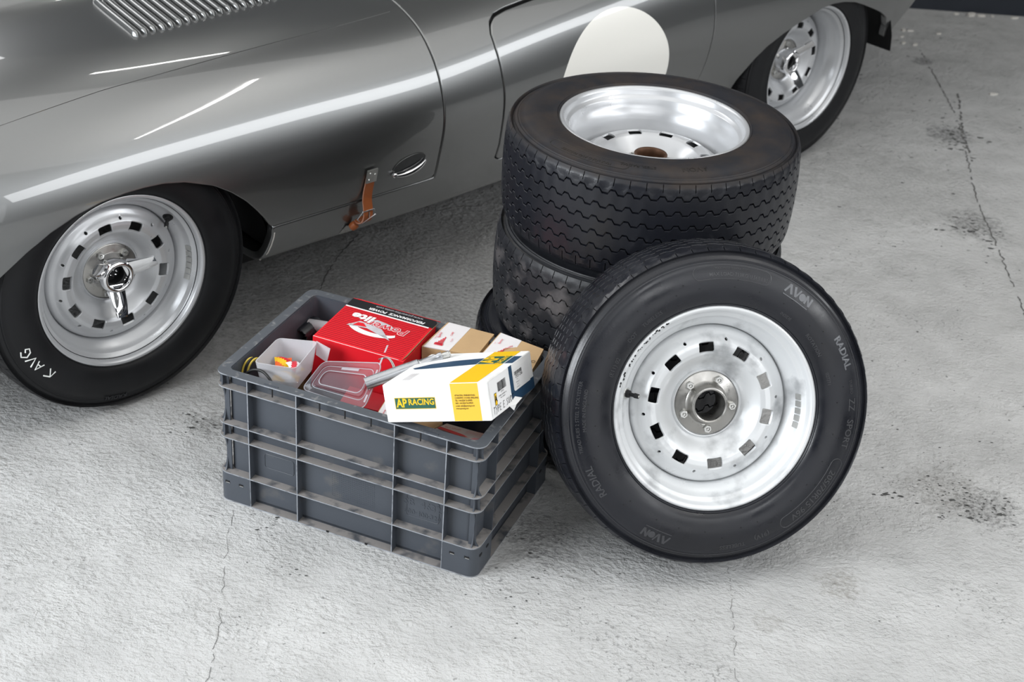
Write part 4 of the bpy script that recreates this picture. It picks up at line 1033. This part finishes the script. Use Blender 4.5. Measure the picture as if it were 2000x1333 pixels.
b.add([tuple(v) for v in q]+[tuple(v+Vector((0, .0015, 0))) for v in q], [(0, 3, 2, 1), (4, 5, 6, 7), (0, 1, 5, 4), (1, 2, 6, 5), (2, 3, 7, 6), (3, 0, 4, 7)], MT['frost']); b.build('bin_tab', binn, ang=30, label='pale upright tab on the bin corner')
def pillow(name, label, M, lx_, ly_, h, mts, group=None):
    t = thing(name, label, 'packet', M, group); b = MB(); N = 8; V = []
    for sgn in (1, -1):
        for i in range(N+1):
            for j in range(N+1):
                u, v = i/N, j/N; hh = h*(math.sin(math.pi*u)*math.sin(math.pi*v))**.5; V.append((lx_*(u-.5), ly_*(v-.5), sgn*hh/2+h*.3*math.sin(9*u+5*v)*.3))
    q = (N+1)**2
    for s_ in (0, 1):
        for i in range(N):
            for j in range(N):
                a = s_*q+i*(N+1)+j; f = (a, a+N+1, a+N+2, a+1); mt = mts[((i+j)//4) % len(mts)]; b.add([V[k] for k in (f if s_ == 0 else f[::-1])], [(0, 1, 2, 3)], mt)
    b.build('wrapper', t, smooth=False, ang=None); return t
pillow('sachet', 'orange and red wrapped sachet inside the frosted bin, left one', MBn@T(.034, .060, .028)@rotm(20, 15, 10), .036, .030, .014, [MT['orange'], MT['yellow'], MT['red']])
pillow('sachet', 'white and red wrapped sachet inside the frosted bin, right one', MBn@T(.062, .052, .028)@rotm(-30, -12, 18), .032, .030, .014, [MT['inkwhite'], MT['redink'], MT['inkwhite'], MT['yellow']])
pillow('sachet', 'yellow sachet at the bottom of the frosted bin', MBn@T(.050, .030, .014)@rotm(5, 0, 0), .055, .040, .014, [MT['yellow2'], MT['tape']])
# --- clear lid leaning on the bin
l0, l1, l2 = Vector((-.3806, 2.608, .345)), Vector((-.2582, 2.6188, .345)), Vector((-.2869, 2.5324, .280)); l3 = l0+(l2-l1)+Vector((-.008, 0, 0))
l3 = Vector((-.4237, 2.5854, .286))
lw = (l1-l0).length; MLd = Matrix.Translation(l3); dxl, dyl = (l2-l3).length, (l0-l3).length
nl = (l2-l3).cross(l0-l3).normalized(); nl = nl if nl.z > 0 else -nl
def LQ(x, y, z):
    u, v = x/dxl, y/dyl; return tuple((l3*(1-u)*(1-v)+l2*u*(1-v)+l1*u*v+l0*(1-u)*v)-l3+nl*z)
lid = thing('clear_cover', 'clear smoky plastic lid leaning between the frosted bin and the white box', 'lid', MLd)
b = MB(); prof = [(0, -.004), (0, 0), (.0015, .0022), (.010, .0024), (.0125, -.001), (.016, -.001), (.0185, .003), (.023, .003), (.0255, 0)]; loops = []
for ins, z in prof: loops.append([(x, y, z) for x, y in rrect(ins, ins, dxl-ins, dyl-ins, max(.003, .016-ins*.4), 4)])
n = len(loops[0]); V = [q for R_ in loops for q in R_]; Fq = [(k*n+i, k*n+(i+1) % n, (k+1)*n+(i+1) % n, (k+1)*n+i) for k in range(len(loops)-1) for i in range(n)]
b.add(V, Fq, MT['clear']); b.add(loops[-1], [tuple(range(n))], MT['clear']); b.V = [LQ(*q) for q in b.V]; b.build('lid_panel', lid, ang=40)
for ins, z, r in ((.0015, .0022, .0010), (.0125, -.0005, .0008), (.0225, .003, .0010)):
    b = MB(); b.tube([(x, y, z) for x, y in rrect(ins, ins, dxl-ins, dyl-ins, .012, 4)], r, MT['clearrim'], 6, closed=True); b.V = [LQ(*q) for q in b.V]; b.build('lid_rib', lid, label='bright moulded rib of the lid')
b = MB()
for k in range(5): b.box((dxl-.0085, .012+k*.020, .0024), (dxl-.0045, .024+k*.020, .0040), MT['clearrim'])
b.box((dxl*.38, dyl-.0175, .001), (dxl*.66, dyl-.0135, .0032), MT['clearrim']); b.V = [LQ(*q) for q in b.V]; b.build('lid_tab', lid)
# --- alloy shaft, wire loop, hose, cables
r0, r1 = Vector((-.262, 2.5735, .333)), Vector((-.1231, 2.6186, .378)); d = (r1-r0).normalized(); Ln = (r1-r0).length
MS = frame(r0, d, Vector((0, 0, 1)).cross(d)); sh = thing('metal_shaft', 'stepped grey alloy shaft lying over the boxes in the crate', 'metal part', MS)
b = MB(); b.tube([(-.03, 0, 0), (0, 0, 0), (Ln*.55, 0, 0), (Ln*.56, 0, 0)], [.0128, .0128, .0120, .0105], MT['alu'], 20); b.build('shaft_body', sh, ang=40)
b = MB(); b.tube([(Ln*.55, 0, 0), (Ln*.57, 0, 0), (Ln*.58, 0, 0), (Ln*.82, 0, 0), (Ln*.83, 0, 0), (Ln*.88, 0, 0)], [.0105, .0105, .0092, .0085, .0095, .0095], MT['alu'], 18); b.build('shaft_neck', sh, ang=40)
b = MB(); b.tube([(Ln*.88, 0, 0), (Ln*.90, 0, 0), (Ln*.98, 0, 0), (Ln*.985, 0, 0), (Ln, 0, 0)], [.0060, .0066, .0066, .0050, .0048], MT['zinc'], 12); b.build('threaded_end', sh, ang=40)
def cab(name, label, pts, r, mt, cat='cable', group=None):
    o0 = Vector(pts[0]); t = thing(name, label, cat, Matrix.Translation(o0), group); b = MB(); b.tube([tuple(Vector(q)-o0) for q in spline(pts, 6)], r, mt, 8); b.build('strand', t, ang=60); return t
for k in range(2):
    o = .0032*k; cab('wire_loop', ('thin silver wire loop above the shaft, outer strand', 'thin silver wire loop above the shaft, inner strand')[k], [(-.268-o, 2.640, .338), (-.250-o, 2.628, .350), (-.236-o, 2.605, .348), (-.229-o, 2.580, .335), (-.228-o, 2.560, .318), (-.236-o, 2.53, .30)], .0014, MT['zinc'], 'wire', 'silver wire strands over the shaft')
for k, (mt, dx, dz, nm) in enumerate(((MT['cable_y'], 0, 0, 'yellow cable looping up at the left front corner of the crate'), (MT['cable_k'], .006, .002, 'black cable beside the yellow cables in the crate corner'), (MT['cable_y'], .011, .0, 'second yellow cable, nearer the frosted bin'))):
    cab('cable', nm, [(-.552+dx, 2.625, .262), (-.553+dx, 2.632, .290+dz), (-.546+dx, 2.640, .309+dz), (-.536+dx, 2.652, .312), (-.528+dx, 2.66, .295)], .0022, mt)
cab('cable', 'thick black cable curving under the front of the frosted bin', [(-.548, 2.612, .290), (-.528, 2.604, .312), (-.505, 2.594, .318), (-.486, 2.580, .308), (-.478, 2.572, .290)], .0030, MT['cable_k'])
h0, h1 = Vector((-.4678, 2.8463, .250)), Vector((-.4364, 2.9031, .256)); dh = (h1-h0).normalized()
MH = frame(h0, Vector((0, 0, 1)).cross(dh), Vector((0, 0, 1)), dh); hose = thing('rubber_hose', 'stub of black rubber hose with a ragged open end, back left of the crate', 'hose', MH)
V, Fq = lathe([(.0205, 0), (.0222, .001), (.0228, .006), (.0222, .03), (.0225, .062), (.0190, .064), (.0175, .03), (.0185, .001)], 40, closed=True)
V = [(x*(1+.02*math.sin(17*math.atan2(y, x))), y*(1+.02*math.sin(17*math.atan2(y, x))), z-(.0015*math.sin(23*math.atan2(y, x)) if z < .002 else 0)) for x, y, z in V]
b = MB(); b.add(V, Fq, MT['rubber']); b.build('hose_wall', hose, ang=40)
MW = frame((-.432, 2.878, .266), (.9, -.3, .1), (.3, .9, 0)); wt = thing('pale_tube', 'pale plastic tube end lying beside the black hose', 'tube', MW)
b = MB(); b.tube([(-.022, 0, 0), (.05, 0, 0)], .014, MT['frost'], 20); b.build('tube_wall', wt, ang=40)
MG = frame((-.455, 2.80, .228), (.94, -.35, 0), (.35, .94, 0)); gb_ = thing('cardboard_box', 'plain dark card box under the black hose at the back of the crate', 'box', MG)
b = MB(); b.box((-.07, -.05, -.11), (.03, .11, 0), MT['kraftd'], .001); b.build('carton', gb_, ang=30)
# ---------------------------------------------------------------- floor, walls, ceiling
def floor_mat():
    m = bpy.data.materials.new('painted_rough_concrete'); m.use_nodes = True; nt = m.node_tree; L = nt.links; p = nt.nodes['Principled BSDF']
    tc = nod(nt, 'ShaderNodeTexCoord')
    def noise(sc, det=5, rough=.55, vec=None, dist=0):
        n = nod(nt, 'ShaderNodeTexNoise'); n.inputs['Scale'].default_value = sc; n.inputs['Detail'].default_value = det; n.inputs['Roughness'].default_value = rough; n.inputs['Distortion'].default_value = dist
        L.new(vec or tc.outputs['Object'], n.inputs['Vector']); return n.outputs['Fac']
    def rng(s, a, b, c=0, d=1):
        r = nod(nt, 'ShaderNodeMapRange'); 
        for i, v in enumerate((a, b, c, d)): r.inputs[i+1].default_value = v
        L.new(s, r.inputs[0]); return r.outputs[0]
    def mix(f, a, b):
        x = nod(nt, 'ShaderNodeMix', data_type='RGBA'); L.new(f, x.inputs[0])
        for i, v in ((6, a), (7, b)):
            if isinstance(v, tuple): x.inputs[i].default_value = (*v, 1)
            else: L.new(v, x.inputs[i])
        return x.outputs[2]
    def mth(op, a, b=None):
        x = nod(nt, 'ShaderNodeMath', operation=op)
        for i, v in enumerate((a, b)):
            if v is None: continue
            if isinstance(v, (int, float)): x.inputs[i].default_value = v
            else: L.new(v, x.inputs[i])
        return x.outputs[0]
    big = noise(1.1, 6, .6); mid = noise(4.5, 8, .65); fine = noise(55, 5, .6); gr = noise(16, 8, .7)
    sep = nod(nt, 'ShaderNodeSeparateXYZ'); L.new(tc.outputs['Object'], sep.inputs[0])
    far = rng(sep.outputs[1], 3.2, 6.2)                       # the floor is grimier towards the back wall
    base = mix(rng(mid, .35, .65), (.43, .43, .425), (.54, .54, .535))
    g1 = mth('MULTIPLY', rng(gr, .50, .70), rng(big, .40, .62)); g1 = mth('MULTIPLY', g1, mth('ADD', mth('MULTIPLY', far, .7), .30))
    c = mix(g1, base, (.25, .25, .24))
    c = mix(mth('MULTIPLY', far, .42), c, (.30, .30, .29))
    vo = noise(95, 4, .7); patch = noise(2.6, 6, .7)
    sp = mth('MULTIPLY', rng(vo, .57, .67), rng(patch, .46, .64)); sp2 = mth('MULTIPLY', rng(fine, .64, .70), rng(mid, .48, .60))
    c = mix(mth('MULTIPLY', sp, .62), c, (.20, .20, .195)); c = mix(mth('MULTIPLY', sp2, .8), c, (.09, .09, .088))
    ev = noise(38, 6, .75)
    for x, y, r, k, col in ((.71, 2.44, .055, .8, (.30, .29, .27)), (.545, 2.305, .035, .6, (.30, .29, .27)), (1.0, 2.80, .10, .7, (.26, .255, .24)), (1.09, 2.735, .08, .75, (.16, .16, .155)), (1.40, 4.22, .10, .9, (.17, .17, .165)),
                            (1.47, 4.95, .09, .9, (.12, .12, .12)), (1.53, 5.7, .05, .9, (.13, .13, .13)), (-.68, 2.85, .05, .6, (.16, .16, .155)), (1.15, 4.5, .35, .45, (.22, .22, .21)), (.10, 2.52, .10, .6, (.12, .12, .12)), (-.25, 3.55, .75, .55, (.16, .15, .135))):  # widest entry: brown grime tone painted in to deepen the shade under the car
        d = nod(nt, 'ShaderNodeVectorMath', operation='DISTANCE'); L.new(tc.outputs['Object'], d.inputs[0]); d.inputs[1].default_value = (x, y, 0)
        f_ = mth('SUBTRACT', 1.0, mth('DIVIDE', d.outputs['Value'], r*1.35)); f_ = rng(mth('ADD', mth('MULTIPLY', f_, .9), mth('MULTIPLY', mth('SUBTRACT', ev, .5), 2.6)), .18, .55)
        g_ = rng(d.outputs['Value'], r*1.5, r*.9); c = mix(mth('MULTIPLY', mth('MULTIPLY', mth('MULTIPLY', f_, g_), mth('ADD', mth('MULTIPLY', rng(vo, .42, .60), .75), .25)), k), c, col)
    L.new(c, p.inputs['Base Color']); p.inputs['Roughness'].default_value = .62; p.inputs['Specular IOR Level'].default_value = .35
    mp = nod(nt, 'ShaderNodeMapping'); mp.inputs['Rotation'].default_value = (0, 0, .5); mp.inputs['Scale'].default_value = (1, 1.3, 1); L.new(tc.outputs['Object'], mp.inputs[0])
    h1 = noise(68, 3, .55, mp.outputs[0], .15); h2 = noise(190, 3, .6); h3 = noise(8, 3)
    h = mth('ADD', mth('MULTIPLY', h1, mth('ADD', mth('MULTIPLY', rng(h3, .3, .7), .9), .5)), mth('MULTIPLY', h2, .30)); h = mth('ADD', h, mth('MULTIPLY', h3, .9))
    h = mth('SUBTRACT', h, mth('MULTIPLY', sp, .35))
    b = nod(nt, 'ShaderNodeBump'); b.inputs['Strength'].default_value = .9; b.inputs['Distance'].default_value = .0068; L.new(h, b.inputs['Height']); L.new(b.outputs[0], p.inputs['Normal'])
    return m
V = [(-6, -3.5, 0), (5, -3.5, 0), (5, 6.37, 0), (-6, 6.37, 0), (-6, -3.5, -.1), (5, -3.5, -.1), (5, 6.37, -.1), (-6, 6.37, -.1)]
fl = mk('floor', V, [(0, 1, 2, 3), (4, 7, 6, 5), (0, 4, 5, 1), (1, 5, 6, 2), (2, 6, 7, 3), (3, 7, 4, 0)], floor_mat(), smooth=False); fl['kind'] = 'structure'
def struct(name, lo, hi, mt):
    b = MB(); b.box(lo, hi, mt); o = b.build(name, smooth=False, ang=None); o['kind'] = 'structure'; return o
wb = struct('wall_back', (-6, 6.37, 0), (5, 6.5, 3.6), MT['wall'])
struct('wall_left', (-6.1, -3.5, 0), (-6, 6.5, 3.6), MT['plaster'])
struct('ceiling', (-6, -1.2, 3.6), (5, 6.5, 3.7), MT['ceil'])
# cracks and joints: narrow irregular dark seams lying in the floor
rg = random.Random(11)
def crack(pts, w_, name='floor_crack', br=.25, mt='crackm'):
    P = []
    for (a, b_) in zip(pts[:-1], pts[1:]):
        n = max(2, int(math.dist(a, b_)/.012))
        for k in range(n):
            t = k/n; P.append((a[0]+(b_[0]-a[0])*t+rg.gauss(0, .0022), a[1]+(b_[1]-a[1])*t+rg.gauss(0, .002)))
    V = []; Fq = []; j = 0; on = True
    for k in range(len(P)-1):
        if rg.random() < br*.35: on = not on
        if not on and rg.random() < .35: on = True
        if not on: continue
        a, c = P[k], P[k+1]; dx, dy = c[0]-a[0], c[1]-a[1]; l = math.hypot(dx, dy) or 1; nx, ny = -dy/l, dx/l; wa, wc = w_*rg.uniform(.3, 1), w_*rg.uniform(.3, 1)
        V += [(a[0]+nx*wa/2, a[1]+ny*wa/2, .0008), (a[0]-nx*wa/2, a[1]-ny*wa/2, .0008), (c[0]-nx*wc/2, c[1]-ny*wc/2, .0008), (c[0]+nx*wc/2, c[1]+ny*wc/2, .0008)]
        Fq.append((j, j+1, j+2, j+3)); j += 4
    return mk(name, V, Fq, MT[mt], fl, smooth=False, kind='stuff')
crack([(1.5443, 5.83), (1.538, 5.20), (1.530, 5.046), (1.45, 4.45), (1.44, 4.3168), (1.434, 4.134), (1.409, 3.68), (1.40, 3.3)], .006, br=.4)
crack([(1.60, 5.4), (1.53, 5.0), (1.50, 4.7)], .010, br=1)
crack([(-.46, 3.87), (-.50, 3.72), (-.517, 3.627), (-.524, 3.48)], .005)
crack([(-.5625, 2.56), (-.5516, 2.40), (-.5223, 2.21), (-.5098, 2.026), (-.50, 1.8)], .0014, br=.9)
crack([(.4842, 2.4645), (.4786, 2.32), (.4669, 2.126), (.46, 1.9)], .0012, br=.9)
def pits(cx_, cy_, rx_, ry_, n, smin, smax, mt='pit', z=.0007):
    V = []; Fq = []
    for k in range(n):
        x, y = cx_+rg.gauss(0, rx_), cy_+rg.gauss(0, ry_); s = rg.uniform(smin, smax)*(1 if rg.random() < .8 else 1.8); m = rg.randint(5, 8); i0 = len(V); ph = rg.random()*6
        for q in range(m):
            a = ph+2*math.pi*q/m; r = s*rg.uniform(.35, 1.15); V.append((x+r*1.3*math.cos(a), y+r*.8*math.sin(a), z))
        Fq.append(tuple(range(i0, i0+m)))
    return V, Fq
allV = []; allF = []
for args in ((1.00, 2.756, .050, .05, 40, .001, .0045), (1.09, 2.735, .05, .025, 50, .001, .0045), (.869, 2.769, .014, .010, 12, .001, .005), (-.70, 2.868, .028, .03, 34, .0008, .0032), (-.64, 2.80, .03, .03, 20, .0006, .0022),
             (.95, 2.9, .12, .12, 60, .0005, .002), (.22, 2.30, .10, .06, 40, .0004, .0018), (-.47, 2.52, .02, .02, 14, .0008, .003), (-.42, 2.36, .03, .03, 12, .0006, .003), (1.1, 2.5, .35, .25, 160, .0004, .0016),
             (1.50, 4.95, .03, .08, 40, .002, .009), (1.37, 4.2, .05, .06, 50, .001, .006), (1.3, 5.3, .35, .4, 130, .001, .006), (-.3, 2.15, .4, .2, 120, .0004, .0014), (1.25, 3.9, .3, .4, 110, .0008, .0035), (.06, 2.44, .07, .10, 50, .0006, .0028)):
    V, Fq = pits(*args); o = len(allV); allV += V; allF += [tuple(i+o for i in f) for f in Fq]
mk('floor_pit', allV, allF, MT['pit'], fl, smooth=False, kind='stuff')
# pale flakes on the floor near the back wall and a few crumbs in front
def chip(label, x, y, s, grp):
    b = MB(); m = 7; pts = [(s*rg.uniform(.6, 1.1)*math.cos(2*math.pi*k/m), s*.55*rg.uniform(.6, 1.1)*math.sin(2*math.pi*k/m)) for k in range(m)]; b.prism(pts, 0, s*.28, MT['chip'])
    o = b.build('plaster_flake', None, Matrix.Translation((x, y, 0))@RZ(rg.uniform(0, 90)), smooth=False, ang=None); tag(o, label, 'debris', grp)
for x, y, s, w_ in ((1.521, 6.065, .018, 'back left'), (1.548, 6.06, .016, 'back right'), (1.490, 5.90, .016, 'front left'), (1.535, 5.89, .018, 'front right'), (1.50, 5.98, .013, 'middle')): chip('pale plaster flake behind the car, '+w_+' one of the small cluster', x, y, s, 'plaster flakes in a small cluster behind the car')
for x, y, s, w_ in ((1.866, 6.335, .030, 'largest'), (1.905, 6.330, .022, 'the one right beside the largest'), (1.955, 6.338, .014, 'small one in the middle'), (2.05, 6.335, .020, 'rightmost'), (1.80, 6.335, .014, 'leftmost')): chip('pale plaster flake along the foot of the dark wall, '+w_, x, y, s, 'plaster flakes along the foot of the dark wall')
chip('single pale flake on the floor between the flake cluster and the right edge', 1.665, 6.05, .014, None)
chip('elongated pale flake on the floor right of the car tail', 1.731, 5.382, .019, None)
# ceiling tube lamps
em = bpy.data.materials.new('lamp_glow'); em.use_nodes = True; em.node_tree.nodes['Principled BSDF'].inputs['Emission Color'].default_value = (1, .98, .94, 1); em.node_tree.nodes['Principled BSDF'].inputs['Emission Strength'].default_value = 30
for k, (x, y, a, ln) in enumerate(((2.11, 2.85, 131, 2.4), (-.7, 5.3, 8, .85))):
    t = thing('tube_lamp', ('ceiling tube lamp over the floor right of the car', 'ceiling tube lamp near the back wall')[k], 'lamp', Matrix.Translation((x, y, 3.6))@RZ(a), 'ceiling tube lamps')
    b = MB(); b.box((-ln/2, -.04, -.05), (ln/2, .04, 0), MT['inkwhite']); b.build('lamp_body', t, ang=30)
    b = MB(); b.tube([(-ln/2+.02, 0, -.07), (ln/2-.02, 0, -.07)], .018, em, 12); b.build('lamp_tube', t)
